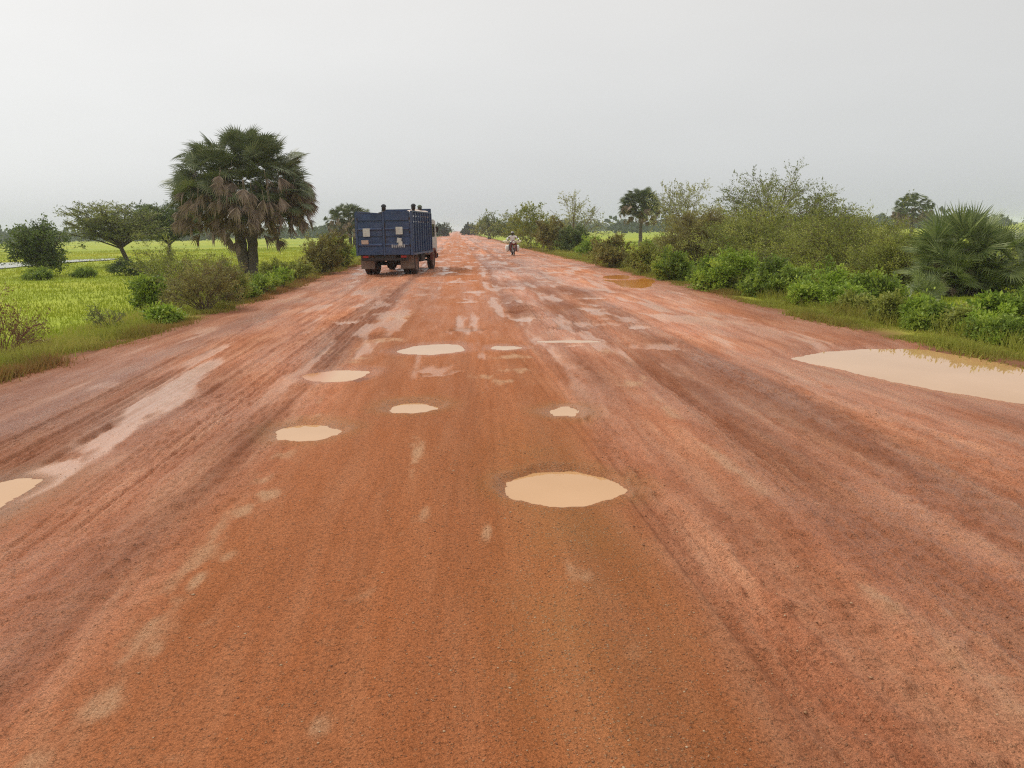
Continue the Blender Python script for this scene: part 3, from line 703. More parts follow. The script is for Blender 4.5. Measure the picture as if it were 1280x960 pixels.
exec_plants = True
if exec_plants:
    # the tall many-headed palm on the left
    def dense_palm(label, px, py, hpx, wpx, cpx, cpy, seed, n, nd, kind, sc, trunks, lowest=1.42, skirt=.15):
        """fan palm: fronds spread over an ellipsoid crown centred at (cpx,cpy), dead ones hanging beneath"""
        x, y, z = gnd(px, py); d = float(np.array([x, y, z-CAMH])@F); k = d/FPX; r = np.random.default_rng(seed)
        e = empty('palm_tree', (x, y, z)); cx = (cpx-px)*k; cz = (py-cpy)*k; A = wpx*.5*k; Bz = (cpy-(py-hpx))*k
        for path, r0, r1 in trunks(cz):
            P = np.array(path); P = bez(P[0], 2*P[1]-.5*P[0]-.5*P[2], P[2], 16); G = Geo(); G.tube(P, r0, r1, 9); q = len(P)
            V = G.V[0].reshape(q, 9, 3); cc = V.mean(1, keepdims=True); G.V[0] = (cc+(V-cc)*(1+.13*r.uniform(-1, 1, (q, 9, 1))+.07*(np.arange(q) % 2)[:, None, None])).reshape(-1, 3)
            link('trunk', G.mesh('trunk'), M['palmbark'], e)
        ph = r.uniform(0, 6, 3)
        for i in range(n):
            se = 1-(i+.5)/n*lowest; se = np.clip(se+r.normal(0, .06), -.6, .99); ce = math.sqrt(1-se*se); az = i*2.39996
            u = np.array([math.cos(az)*ce, math.sin(az)*ce, se]); s0 = r.uniform(*sc)
            lump = 1+.09*math.sin(3*az+ph[0])+.07*math.sin(5*az+se*4+ph[1])
            tipr = np.array([A*lump, A*.9*lump, Bz*(1+.05*math.sin(4*az+ph[2]))])-.25*s0; rad = r.uniform(.86, 1.0) if i % 4 else r.uniform(.55, .8)
            tip = u*tipr*rad; dv = u+np.array([0, 0, -.2+r.normal(0, .25)])+r.normal(0, .2, 3); dv /= np.linalg.norm(dv)
            p = tip-dv*1.75*s0
            add_frond(e, kind, i, (cx+p[0], p[1], cz+p[2]), dv, s0, r.normal(0, .5))
        for i in range(nd):
            az = i*2.39996; rr = math.sqrt(r.uniform(.04, .92)); el = -r.uniform(.9, 1.45)
            top = cz+Bz*(skirt+.15-.6*r.uniform())-.25*Bz*(1-rr)*r.uniform(-1, 2)
            dv = np.array([math.cos(az)*math.cos(el)*.8, math.sin(az)*math.cos(el)*.8, math.sin(el)])
            add_frond(e, 'dead' if kind == 'live' else 'fardead', i, (cx+A*.86*rr*math.cos(az), A*.8*rr*math.sin(az), top), dv, sc[1]*r.uniform(.78, 1.15), r.normal(0, 1.2))
        return tag(e, label, 'palm tree')
    dense_palm('tall bushy fan palm with twin trunks and a brown skirt of dead fronds', 311, 347, 190, 186, 314, 242, 3, 298, 295, 'live', (.6, .86),
        lambda cz: [([(-.24, 0, -.1), (-.27, 0, 2.0), (-.8, 0, cz+.6)], .32, .2), ([(.26, .1, -.1), (.34, .1, 2.0), (.7, .1, cz+.3)], .3, .18),
                    ([(-.5, 0, cz-1.2), (-1.2, .2, cz-.5), (-2.3, .2, cz+.2)], .18, .12), ([(.4, 0, cz-1.3), (1.2, .2, cz-.7), (2.2, .2, cz)], .18, .12)])
    dense_palm('broad grey green palm cluster showing behind the blue truck', 437, 312, 61, 66, 440, 278, 5, 170, 90, 'far', (.6, .85),
        lambda cz: [([(-.8, 0, -.1), (-.9, 0, 1.2), (-1.1, 0, cz)], .26, .2), ([(.6, .2, -.1), (.7, .2, 1.2), (1.0, .2, cz)], .26, .2), ([(0, .5, -.1), (.1, .5, 1.5), (.1, .5, cz+.5)], .26, .2)])
    dense_palm('slender fan palm on one dark trunk beyond the low right-hand bushes', 801, 309, 76, 62, 800, 260, 6, 150, 40, 'far', (.62, .85),
        lambda cz: [([(0, 0, -.1), (-.06, 0, 1.3), (0, 0, cz-.9)], .24, .17), ([(0, 0, cz-1.9), (-.3, 0, cz-1.1), (-.9, 0, cz)], .15, .12), ([(0, 0, cz-1.7), (.3, 0, cz-1.1), (.9, .1, cz)], .15, .12)], 1.5, .1)
    dense_palm('compact round-headed palm standing far out behind the fan palm bush', 1138, 297, 58, 54, 1138, 263, 7, 140, 90, 'far', (.6, .85),
        lambda cz: [([(0, 0, -.1), (.05, 0, 1.3), (0, 0, cz+.3)], .26, .2)], 1.45, .0)
    # near fan palm bush
    def fan_bush(label, px, py, yoff, heads, seed, ndead=12):
        x, y, z = gnd(px, py); x, y = x*(1+yoff/y), y+yoff; z = float(Hb(x, y)); d = float(np.array([x, y, z-CAMH])@F); k = d/FPX
        e = empty('fan_palm_bush', (x, y, z)); r = np.random.default_rng(seed)
        for hi, (hx, hy, rpx, n) in enumerate(heads):
            vz = CAMH+ray(hx, hy)[2]*k-z; c = np.array([(hx-px)*k, r.uniform(-.5, .5), max(.12, vz)]); rad = rpx*k
            G = Geo(); G.tube(bez(np.array([c[0]*.55, c[1]*.6, -.08]), np.array([c[0]*.75, c[1]*.8, c[2]*.5]), c, 8), .09, .06, 7); link('stem', G.mesh('stem'), M['palmbark'], e)
            for i in range(n):
                se = np.clip(.99-(i+.5)/n*1.25+r.normal(0, .08), -.4, .99); ce = math.sqrt(1-se*se); az = i*2.39996+hi*.7
                dv = np.array([math.cos(az)*ce, math.sin(az)*ce, se])
                add_frond(e, 'bush', i+hi, c, dv, rad/1.75*r.uniform(.75, 1.08), r.normal(0, .8))
            for i in range(ndead):
                az = i*2.4+hi; el = -r.uniform(.3, 1.1); dv = (math.cos(az)*math.cos(el), math.sin(az)*math.cos(el), math.sin(el))
                add_frond(e, 'dead', i, (c[0], c[1], max(.25, c[2]-.1)), dv, rad/1.75*r.uniform(.4, .6), r.normal(0, .4))
        return tag(e, label, 'palm bush')
    fan_bush('large trunkless fan palm bush with stiff radiating leaves beside the puddle', 1200, 404, 7,
             [(1190, 322, 74, 22), (1208, 306, 54, 18), (1238, 325, 62, 18), (1165, 345, 56, 14), (1222, 352, 64, 16), (1180, 378, 46, 13), (1212, 384, 44, 12), (1250, 372, 50, 13)], 21, 6)
    fan_bush('small low fan palm tuft growing left of the large one', 1148, 396, 4, [(1146, 372, 38, 14), (1162, 380, 34, 10)], 22, 2)

    B = plant
    # left side
    B('broadleaf_tree', 'small round dark green tree alone in the open field', 'tree', 51, 346, 68, 68, 'round', 'dark', 'bark', 31, tree=True)
    B('acacia_tree', 'flat-topped umbrella acacia with airy crown and leaning stem', 'tree', 163, 333, 78, 118, 'umbrella', 'acacia', 'bark', 32, tree=True, lean=(-.35, 0), nstem=46, lpt=14)
    B('acacia_tree', 'dense dark acacia with layered crown left of the tall palm', 'tree', 214, 327, 71, 92, 'umbrella', 'dark', 'bark', 33, tree=True, lpt=22, nstem=56)
    B('bush', 'dark low bush at the foot of the umbrella acacia', 'bush', 160, 344, 20, 50, 'leafy', 'dark', 'twig', 34)
    B('bush', 'low green bush at the foot of the round field tree', 'bush', 48, 350, 14, 34, 'leafy', 'green', 'twig', 35)
    B('bush', 'dwarf green bush in the field between the round tree and the acacia', 'bush', 106, 347, 11, 26, 'leafy', 'green', 'twig', 36)
    B('bush', 'taller olive thorn bush behind the brown one', 'bush', 214, 372, 72, 106, 'thorn', 'olive', 'twig', 37, lpt=11, bare=.1)
    B('bush', 'rounded brown-green thorn bush spilling onto the left road edge', 'bush', 256, 389, 66, 100, 'thorn', 'brownish', 'twig', 38, lpt=12, nstem=36)
    B('bush', 'leafy green bush tucked against the olive thorn bush', 'bush', 188, 390, 44, 46, 'leafy', 'green', 'twig', 39)
    B('bush', 'low olive bush under the tall palm', 'bush', 292, 378, 38, 44, 'thorn', 'olive', 'twig', 40)
    B('sapling', 'spindly little thorn sapling leaning in the roadside grass', 'sapling', 138, 414, 34, 50, 'scrub', 'acacia', 'twig', 41, lpt=6, nstem=8, lean=(-.3, 0))
    B('bush', 'leafless reddish thorn bush with tangled twigs', 'bush', 2, 450, 92, 125, 'scrub', 'reddry', 'redtwig', 42, nstem=24, lpt=4)
    B('bush', 'round dark brown bush at the bend of the left road edge', 'bush', 404, 343, 50, 52, 'thorn', 'brownish', 'bark', 43, lpt=14)
    B('bush', 'olive shrub just past the round brown bush', 'bush', 420, 336, 40, 40, 'thorn', 'olive', 'twig', 44)
    for i, (px, py, h, w, lab) in enumerate([(330,368,24,40,'bright weed clump between the tall palm and the road'),(352,361,26,36,'bright weed clump beside the round brown bush'),(376,352,30,34,'tall olive weeds touching the round brown bush'),(440,326,20,26,'bright green weeds beside the truck'),(312,374,18,30,'low weeds at the foot of the twin trunks')]):
        B('weed_clump', lab, 'weeds', px, py, h, w, 'weed', ['green', 'bright', 'olive', 'bright', 'green'][i], 'twig', 50+i)
    B('bush', 'low sprawling olive shrub between the tall palm and the round brown bush', 'bush', 345, 356, 30, 56, 'thorn', 'olive', 'twig', 57)
    B('bush', 'pale twiggy shrub against the back of the brown-green thorn bush', 'bush', 282, 372, 52, 60, 'thorn', 'olive', 'twig', 58, bare=.25)
    B('weed_clump', 'tall grass-green weeds in front of the leafy green bush', 'weeds', 205, 405, 22, 44, 'weed', 'bright', 'twig', 59)
    # right side, far to near
    B('roadside_tree', 'rounded grey-green tree at the far right roadside', 'tree', 612, 299, 33, 42, 'far', 'acacia', 'bark', 60, tree=True, yoff=4)
    B('roadside_tree', 'low grey-green tree next to the rounded far one', 'tree', 640, 303, 34, 44, 'far', 'acacia', 'bark', 61, tree=True, yoff=4)
    B('roadside_tree', 'distant round tree where the road vanishes, right side', 'tree', 588, 294.5, 14, 22, 'far', 'far', 'bark', 62, tree=True, yoff=20)
    B('roadside_tree', 'distant dark tree clump where the road vanishes, left side', 'tree', 551, 295.5, 15, 26, 'far', 'far', 'bark', 63, tree=True)
    B('bush', 'thin-topped olive thorn bush behind the motorcyclist', 'bush', 664, 312, 56, 62, 'thorn', 'olive', 'twig', 64, lpt=9, yoff=4, leafpx=(.08, .045))
    B('bush', 'dark dense bush under the leafless acacia', 'bush', 716, 319, 36, 46, 'leafy', 'dark', 'twig', 65, yoff=1.5)
    B('bush', 'brownish bush touching the dark one under the leafless acacia', 'bush', 690, 316, 42, 44, 'thorn', 'brownish', 'twig', 66, leafpx=(.08, .045), yoff=3)
    B('acacia_tree', 'pale nearly leafless acacia with spreading thin branches', 'tree', 716, 315, 74, 86, 'bare', 'pale', 'twig', 67, tree=True, yoff=8, shell=(.8, 1.1))
    B('bush', 'brown roadside bush with a dark hollow', 'bush', 764, 335, 40, 54, 'thorn', 'brownish', 'bark', 68, yoff=.8)
    B('bush', 'reddish-based olive bush by the rusty puddle', 'bush', 808, 345, 40, 52, 'thorn', 'olive', 'redtwig', 69, yoff=.8)
    B('bush', 'yellow-green bush below the slender palm', 'bush', 742, 325, 28, 46, 'leafy', 'bright', 'twig', 70, yoff=4)
    B('acacia_tree', 'airy pale green acacia right beside the slender palm', 'tree', 858, 322, 92, 100, 'airy', 'pale', 'twig', 71, tree=True, yoff=6)
    B('acacia_tree', 'tallest feathery acacia with upswept twigs above the thicket', 'tree', 962, 335, 122, 150, 'airy', 'acacia', 'twig', 72, tree=True, yoff=11, nstem=44, lpt=14, up=.38, lean=(0, 0))
    B('acacia_tree', 'short feathery acacia sloping away from the tallest one', 'tree', 1018, 335, 92, 90, 'airy', 'acacia', 'twig', 73, tree=True, yoff=10, lean=(.2, 0))
    B('bush', 'brown-olive thicket bush under the airy acacia', 'bush', 874, 342, 76, 110, 'big', 'brownish', 'twig', 74, yoff=6)
    B('bush', 'broad olive thicket bush under the tallest acacia', 'bush', 952, 352, 92, 170, 'big', 'olive', 'twig', 75, yoff=6)
    B('bush', 'broad olive thicket bush below the short feathery acacia', 'bush', 1046, 366, 102, 180, 'big', 'olive', 'twig', 76, yoff=6)
    B('bush', 'olive thicket bush just left of the fan palms', 'bush', 1112, 380, 88, 110, 'big', 'olive', 'twig', 77, yoff=6)
    B('bush', 'bright leafy bush next to the reddish-based olive bush', 'bush', 842, 352, 40, 52, 'leafy', 'green', 'twig', 78, yoff=.6)
    B('bush', 'bright green leafy bush with a dark shaded foot', 'bush', 910, 366, 52, 84, 'leafy', 'bright', 'twig', 79, yoff=.7, nstem=34)
    B('bush', 'green leafy bush in front of the broad olive thicket', 'bush', 972, 378, 54, 72, 'leafy', 'green', 'twig', 80, yoff=1.4)
    B('bush', 'lime green leafy bush with pale top, halfway to the palms', 'bush', 1036, 390, 56, 76, 'leafy', 'bright', 'twig', 81, yoff=1.4, nstem=32)
    B('bush', 'dark green bush touching the small fan palm tuft', 'bush', 1094, 398, 56, 72, 'leafy', 'green', 'twig', 82, yoff=1.5, nstem=32)
    B('bush', 'low bright green bush in front of the large fan palm', 'bush', 1240, 418, 50, 60, 'leafy', 'bright', 'twig', 83, yoff=2.5)
    B('bush', 'yellowish leafy bush at the far end of the fan palm bush', 'bush', 1295, 424, 62, 90, 'leafy', 'green', 'twig', 84, yoff=3)
    B('bush', 'olive bush with long arching twigs behind the fan palm', 'bush', 1290, 400, 120, 120, 'thorn', 'olive', 'twig', 85, yoff=9)
    B('bush', 'yellow-green mound in the field between the two palms', 'bush', 830, 322, 26, 60, 'leafy', 'bright', 'twig', 86, yoff=10)
    for i, (px, py, h, w) in enumerate([(884,360,26,36),(942,372,26,36),(1004,385,30,40),(1064,396,30,40),(1130,408,30,44),(1180,418,26,40)]):
        B('weed_clump', ['short weeds left of the bright bush with the shaded foot', 'short weeds right of the bright bush with the shaded foot', 'short weeds before the lime green bush', 'short weeds between lime green and dark green bushes', 'short weeds in front of the small fan palm tuft', 'short weeds at the foot of the large fan palm'][i], 'weeds', px, py, h, w, 'weed', ['bright', 'green', 'bright', 'olive', 'green', 'green'][i], 'twig', 90+i, yoff=.3)
    B('bush', 'shadowy green bush filling the middle of the large fan palm', 'bush', 1205, 402, 76, 110, 'leafy', 'dark', 'twig', 120, yoff=7.5, nstem=40)
    B('bush', 'broad olive bush behind the two fan palm clumps', 'bush', 1150, 388, 92, 130, 'big', 'olive', 'twig', 121, yoff=9)
    rw = np.random.default_rng(9)
    kinds = [('bright', 'bright green leafy weeds in the row along the thicket foot'), ('green', 'mid green leafy weeds in the row along the thicket foot'), ('olive', 'olive leafy weeds in the row along the thicket foot')]
    for i, px in enumerate([858, 896, 925, 958, 990, 1022, 1050, 1082, 1112, 1150, 1166, 1200, 1222, 1262, 1300, 1190, 1245]):
        py = 352+(px-850)*.212+rw.uniform(-1, 1); k = kinds[i % 3]
        B('weed_clump', k[1], 'weeds', px, py, rw.uniform(26, 40)*(.8+.0009*(px-850)), rw.uniform(44, 70), 'leafy', k[0], 'twig', 130+i, 'weeds along the thicket foot', yoff=rw.uniform(.5, 2.2), lpt=12, leafpx=(.07, .032), nstem=34)
    # lone far trees
    B('field_tree', 'tiny lone tree on the skyline left of the round-headed palm', 'tree', 1100, 283.3, 15, 14, 'round', 'far', 'bark', 97, tree=True, lpt=6)
    B('field_tree', 'tiny lone tree on the skyline behind the slender palm', 'tree', 777, 287.8, 12, 12, 'round', 'far', 'bark', 98, tree=True, lpt=6)

# far woods: one hazy mass along the horizon
def far_woods():
    r = np.random.default_rng(200); VV = []; FF = []; TT = []; nn = 0
    for i in range(620):
        az = r.uniform(-.75, .62); D = r.uniform(330, 1100)
        x, y = D*math.sin(az), D*math.cos(az)
        if -14 < x < 16 : continue
        h = r.uniform(3.5, 8.5)*(1 if az > 0 else .85); w = r.uniform(5, 16); n = 120
        a = r.uniform(0, 6.28, n); q = np.sqrt(r.uniform(0, 1, n)); zz = h*np.sqrt(np.clip(1-q*q, 0, 1))*r.uniform(.15, 1, n)
        C = np.stack([x+w*q*np.cos(a), y+w*q*np.sin(a), float(Hb(x, y))+zz], -1)
        V, Fc = leaves(r, C, r.normal(0, 1, (n, 3)), 2.2, 1.6, None); VV.append(V); FF.append(Fc+nn); nn += len(V); TT.append(np.clip(r.uniform(.2, .8)+r.normal(0, .15, n), 0, 1))
    me = mesh_np('distant_woods', np.concatenate(VV), np.concatenate(FF), tint=np.concatenate(TT))
    tag(link('distant_woods', me, M['far']), 'hazy grey-green belt of distant trees along the skyline', kind='stuff')
far_woods()

# ------------------------------------------------------------------ vehicles and people
def lathe_x(prof, n=28):
    """profile of (x, r) swept round the X axis"""
    V = []; Fc = []; k = len(prof)
    for i in range(n):
        a = 2*math.pi*i/n
        for x, r in prof: V.append((x, r*math.cos(a), r*math.sin(a)))
    for i in range(n):
        for j in range(k-1):
            Fc.append((i*k+j, ((i+1) % n)*k+j, ((i+1) % n)*k+j+1, i*k+j+1))
    me = bpy.data.meshes.new('lathe'); me.from_pydata(V, [], Fc); me.polygons.foreach_set('use_smooth', [True]*len(Fc)); me.update()
    return me
def boxes(name, L, mat, parent, bevel=.008, loc=(0, 0, 0)):
    bm = bmesh.new()
    for b in L:
        x0, x1, y0, y1, z0, z1 = b[:6]
        r = bmesh.ops.create_cube(bm, size=1, matrix=Matrix.Translation(((x0+x1)/2, (y0+y1)/2, (z0+z1)/2)) @ (b[6] if len(b) > 6 else Matrix.Identity(4)) @ Matrix.Diagonal((x1-x0, y1-y0, z1-z0, 1)))
    if bevel: bmesh.ops.bevel(bm, geom=list(bm.edges), offset=bevel, segments=2, affect='EDGES', clamp_overlap=True)
    me = bpy.data.meshes.new(name); bm.to_mesh(me); bm.free()
    o = link(name, me, mat, parent); o.location = loc; return o
def prism(name, poly, x0, x1, mat, parent, bevel=.02):
    """side outline (y,z) extruded along X"""
    bm = bmesh.new()
    a = [bm.verts.new((x0, y, z)) for y, z in poly]; b = [bm.verts.new((x1, y, z)) for y, z in poly]; n = len(poly)
    bm.faces.new(a); bm.faces.new(b[::-1])
    for i in range(n): bm.faces.new((a[i], b[i], b[(i+1) % n], a[(i+1) % n]))
    bmesh.ops.recalc_face_normals(bm, faces=bm.faces[:])
    if bevel: bmesh.ops.bevel(bm, geom=list(bm.edges), offset=bevel, segments=2, affect='EDGES', clamp_overlap=True)
    me = bpy.data.meshes.new(name); bm.to_mesh(me); bm.free(); return link(name, me, mat, parent)
def rod(name, P, r, mat, parent, k=8, r1=None):
    G = Geo(); G.tube(np.array(P, float), r, r if r1 is None else r1, k); return link(name, G.mesh(name), mat, parent)

DUST = (.26, .19, .15)
M['blue'] = simple('faded_blue_paint', (.03, .056, .13), .42, .3, 3, DUST, .09)
M['bluerib'] = simple('worn_blue_paint', (.042, .07, .15), .42, .25, 5, DUST, .12)
M['rubber'] = simple('muddy_rubber', (.022, .02, .019), .85, .3, 6, (.2, .085, .05), .6)
M['rimm'] = simple('muddy_rim', (.16, .1, .075), .7, .3, 8, (.25, .1, .06), .6)
M['chassis'] = simple('oily_chassis', (.02, .019, .019), .7, .3, 6, (.16, .075, .045), .35)
M['flap'] = simple('muddy_flap', (.2, .16, .13), .85, .3, 5, (.22, .12, .08), .5)
M['cabw'] = simple('dirty_white_paint', (.5, .5, .5), .4, .1, 3, DUST, .35)
M['plate'] = simple('pale_plate', (.55, .57, .54), .5, .12, 14, DUST, .3)
M['plate2'] = simple('pinkish_plate', (.5, .36, .29), .5, .15, 14)
M['mark'] = simple('worn_white_paint', (.36, .37, .39), .6, .3, 25)
t = NT('dark_glass'); t.set(Base_Color=(.02, .025, .03), Roughness=.06); M['glass'] = t.m
M['sack'] = simple('woven_sack', (.62, .52, .45), .8, .12, 9, bump=.2)
M['skin'] = simple('dark_skin', (.045, .026, .018), .55, .1, 12)
M['cloth_white'] = simple('white_cloth', (.78, .77, .74), .85, .08, 8)
M['cloth_dark'] = simple('dark_cloth', (.035, .035, .04), .85, .2, 8)
M['cloth_pink'] = simple('pinkish_cloth', (.55, .42, .36), .85, .1, 8)
M['cloth_green'] = simple('grey_green_cloth', (.11, .13, .085), .85, .15, 8)
M['red'] = simple('dark_red_paint', (.16, .022, .02), .35, .15, 8, DUST, .35)
M['steel'] = simple('dull_steel', (.3, .29, .28), .4, .1, 10, metal=.8)
M['jerry'] = simple('white_plastic', (.8, .8, .74), .5, .06, 6, DUST, .12)
M['straw'] = simple('pale_straw_cloth', (.72, .66, .46), .9, .12, 9)
t = NT('lamp_lens'); t.set(Base_Color=(.6, .6, .58), Roughness=.1); M['lens'] = t.m
M['redlens'] = simple('red_lens', (.3, .02, .015), .25, .05, 8)

def wheel(parent, x, y, r, w, name='wheel', flip=1):
    prof = [(-w*.5, r*.62), (-w*.5, r*.9), (-w*.42, r*.97), (-w*.2, r), (w*.2, r), (w*.42, r*.97), (w*.5, r*.9), (w*.5, r*.62)]
    o = link(name, lathe_x(prof), M['rubber'], parent); o.location = (x, y, r)
    rim = link('rim', lathe_x([(-w*.46, r*.64), (-w*.3, r*.55), (-w*.1, r*.3), (w*.12*flip, r*.24), (w*.12*flip, .001)][:5]), M['rimm'], o)
    rim2 = link('rim', lathe_x([(w*.46, r*.64), (w*.3, r*.55), (w*.1, r*.3), (w*.15, r*.2), (w*.15, .001)]), M['rimm'], o)
    G = Geo()
    for k in range(22):                                     # tread blocks
        a = 2*math.pi*k/22; rr = r*1.004
        G.tube(np.array([(-w*.4, rr*math.cos(a), rr*math.sin(a)), (w*.4, rr*math.cos(a+.06), rr*math.sin(a+.06))]), .022*r/.45, .022*r/.45, 4)
    link('tread', G.mesh('tread', False), M['rubber'], o)
    return o

def build_truck():
    x, y = at(490.5, 343.2, -.06); z = float(Hb(x, y))+.0
    T = empty('cargo_truck', (x, y, z), math.radians(-8.6))
    W = 1.16; YR, YF = -1.2, 3.35; ZB = .92; FL = 1.1
    boxes('chassis_frame', [(-.45, -.35, -1.1, 5.0, .66, .84), (.35, .45, -1.1, 5.0, .66, .84), (-.45, .45, -1.15, -1.05, .66, .86), (-.45, .45, 1.6, 1.7, .66, .82), (-.45, .45, 3.2, 3.3, .66, .82)], M['chassis'], T)
    boxes('cross_bearer', [(-W+.02, W-.02, yy, yy+.09, .84, .94) for yy in (-1.0, -.3, .5, 1.3, 2.1, 2.9)], M['chassis'], T)
    boxes('bed_floor', [(-W, W, YR+.06, YF, .94, FL)], M['bluerib'], T)
    for s, zt in ((-1, 2.56), (1, 2.56)):                   # slatted sides
        zz = FL-.12; n = 0
        for h, gap in ((.34, .012), (.34, .012), (.3, .014), (.2, .06), (.17, .06), (.13, 0)):
            p = boxes('side_plank', [(s*W-.02, s*W+.02, YR+.08, YF-.02, zz, zz+h)], M['blue'], T, .006); zz += h+gap
        for i in range(9):
            yy = YR+.12+i*(YF-YR-.24)/8
            boxes('side_rib', [(s*W+(.022 if s > 0 else -.075), s*W+(.075 if s > 0 else -.022), yy-.035, yy+.035, .9, zz+.02)], M['bluerib'], T, .008)
        boxes('side_rail', [(s*W-.03, s*W+.08, YR+.06, YF, .84, .93)], M['bluerib'], T)
        boxes('top_rail', [(s*W-.035, s*W+.05, YR+.06, YF, zz+.004, zz+.06)], M['bluerib'], T)
        boxes('corner_post', [(s*(W+.01)-.05, s*(W+.01)+.05, YR-.02, YR+.055, .84, 2.62)], M['bluerib'], T)
    boxes('front_bulkhead', [(-W-.03, W+.03, YF+.003, YF+.06, .94, 2.86)], M['blue'], T)
    # two tailgate leaves with pressed ridges and grooves
    for s, top in ((-1, 2.55), (1, 2.66)):
        x0, x1 = (-W+.055, -.045) if s < 0 else (.045, W-.055)
        gr = [(.86, 1.57), (1.64, 2.2), (2.28, top)]
        d = boxes('tailgate_leaf', [(x0, x1, YR-.0, YR+.04, .86, top-.01)], M['blue'], T, .004)
        for a, b in gr: boxes('panel', [(x0+.004, x1-.004, YR-.05, YR-.002, a, b)], M['blue'], d, .012)
        for zr in (1.28, 1.93): 
            G = Geo(); G.tube(np.array([(x0+.03, YR-.045, zr), (x1-.03, YR-.045, zr)]), .055, .055, 8); link('ridge', G.mesh('ridge'), M['bluerib'], d)
        boxes('hinge', [((x0-.03 if s < 0 else x1-.03), (x0+.03 if s < 0 else x1+.03), YR-.05, YR-.03, h, h+.1) for h in (1.2, 1.75, 2.3)], M['chassis'], d, .004)
    boxes('centre_post', [(-.04, .04, YR-.05, YR+.03, .84, 2.64)], M['bluerib'], T)
    boxes('latch_bar', [(.055, .085, YR-.06, YR-.035, 1.2, 2.2)], M['chassis'], T, .004)
    def plate(nm, cx, cz, w, h, mt): return boxes(nm, [(cx-w/2, cx+w/2, YR-.118, YR-.104, cz-h/2, cz+h/2)], M[mt], T, .003)
    plate('marker_plate', -.72, 1.80, .30, .34, 'plate'); plate('marker_plate', .68, 1.86, .29, .31, 'plate')
    plate('marker_plate', -.80, 1.40, .30, .17, 'plate2')
    p = boxes('worn_sticker', [(.57, .76, YR-.118, YR-.104, 1.36, 1.56, Matrix.Rotation(.15, 4, 'Y')), (.63, .80, YR-.122, YR-.1185, 1.24, 1.42)], M['plate'], T, .003)
    boxes('worn_lettering', [(.33+i*.085, .33+i*.085+(.05 if i % 3 else .06), YR-.108, YR-.09, 1.16+(i % 2)*.01, 1.29-(i % 3)*.012) for i in range(7)], M['mark'], T, .002)
    boxes('rear_bumper', [(-1.0, 1.0, -1.22, -1.12, .62, .74)], M['chassis'], T, .012)
    for s in (-1, 1):
        boxes('tail_light', [(s*.82-.12, s*.82+.12, -1.25, -1.222, .74, .83)], M['redlens'], T, .006)
        boxes('mud_flap', [(s*.86-.3, s*.86+.3, -.78, -.76, .26, .86)], M['flap'], T, .004)
        wheel(T, s*1.0, 0, .46, .25); wheel(T, s*.70, 0, .46, .25)
        wheel(T, s*.98, 4.15, .45, .26)
        boxes('leaf_spring', [(s*.4-.04, s*.4+.04, -.55, .55, .56, .62), (s*.4-.04, s*.4+.04, -.3, .3, .51, .555)], M['chassis'], T, .004)
    link('rear_axle', lathe_x([(-.95, .001), (-.95, .08), (-.22, .08), (-.17, .2), (.17, .2), (.22, .08), (.95, .08), (.95, .001)], 16), M['chassis'], T).location = (0, 0, .46)
    link('front_axle', lathe_x([(-.9, .001), (-.9, .05), (.9, .05), (.9, .001)], 12), M['chassis'], T).location = (0, 4.15, .45)
    rod('drive_shaft', [(0, .2, .5), (0, 2.0, .6), (0, 3.6, .7)], .05, M['chassis'], T)
    boxes('fuel_tank', [(.52, .98, 1.7, 2.7, .45, .82)], M['chassis'], T, .05)
    boxes('spare_carrier', [(-.98, -.55, 1.7, 2.4, .5, .8)], M['chassis'], T, .05)
    cab = prism('cab', [(3.5, .72), (5.35, .72), (5.42, 1.0), (5.38, 1.42), (5.1, 2.3), (4.95, 2.38), (3.6, 2.38), (3.5, 2.3)], -1.08, 1.08, M['cabw'], T, .05)
    prism('windscreen', [(5.40, 1.46), (5.41, 1.46), (5.15, 2.22), (5.14, 2.22)], -.95, .95, M['glass'], cab, 0)
    for s in (-1, 1):
        dr = boxes('door', [(s*1.083-.012, s*1.083+.012, 3.75, 4.85, .85, 1.48)], M['cabw'], cab, .008)
        boxes('handle', [(s*1.105-.012, s*1.105+.012, 3.82, 3.98, 1.36, 1.4)], M['steel'], dr, .004)
        boxes('side_window', [(s*1.083-.008, s*1.083+.008, 3.8, 4.75, 1.55, 2.15)], M['glass'], cab, .004)
        prism('wheel_arch', [(3.55, .45), (3.62, .8), (3.9, 1.02), (4.4, 1.02), (4.7, .8), (4.78, .5), (4.66, .5), (4.55, .78), (4.35, .93), (3.95, .93), (3.74, .78), (3.66, .45)], s*1.1-.07, s*1.1+.07, M['red'], cab, .01)
        rod('mirror_arm', [(s*1.08, 5.0, 2.0), (s*1.12, 5.05, 2.0)], .015, M['chassis'], cab)
        boxes('mirror', [(s*1.17-.05, s*1.17+.05, 5.03, 5.07, 1.75, 2.0)], M['chassis'], cab, .01)
        hl = link('headlight', lathe_x([(0, .11), (.03, .1), (.05, .06), (.055, .001)], 16), M['lens'], cab); hl.location = (s*.8, 5.42, 1.0); hl.rotation_euler = (0, 0, math.pi/2)
    boxes('front_bumper', [(-1.1, 1.1, 5.42, 5.52, .5, .72)], M['chassis'], cab, .015)
    boxes('rear_window', [(-.7, .7, 3.49, 3.5, 1.6, 2.2)], M['glass'], cab, .002)
    boxes('exhaust_pipe', [(.2, .28, -.9, 1.2, .52, .6)], M['chassis'], T, .02)
    tag(T, 'dark blue slat-sided cargo truck driving away along the left of the road', 'truck')
    return T
TRUCK = build_truck()
bpy.context.view_layer.update()

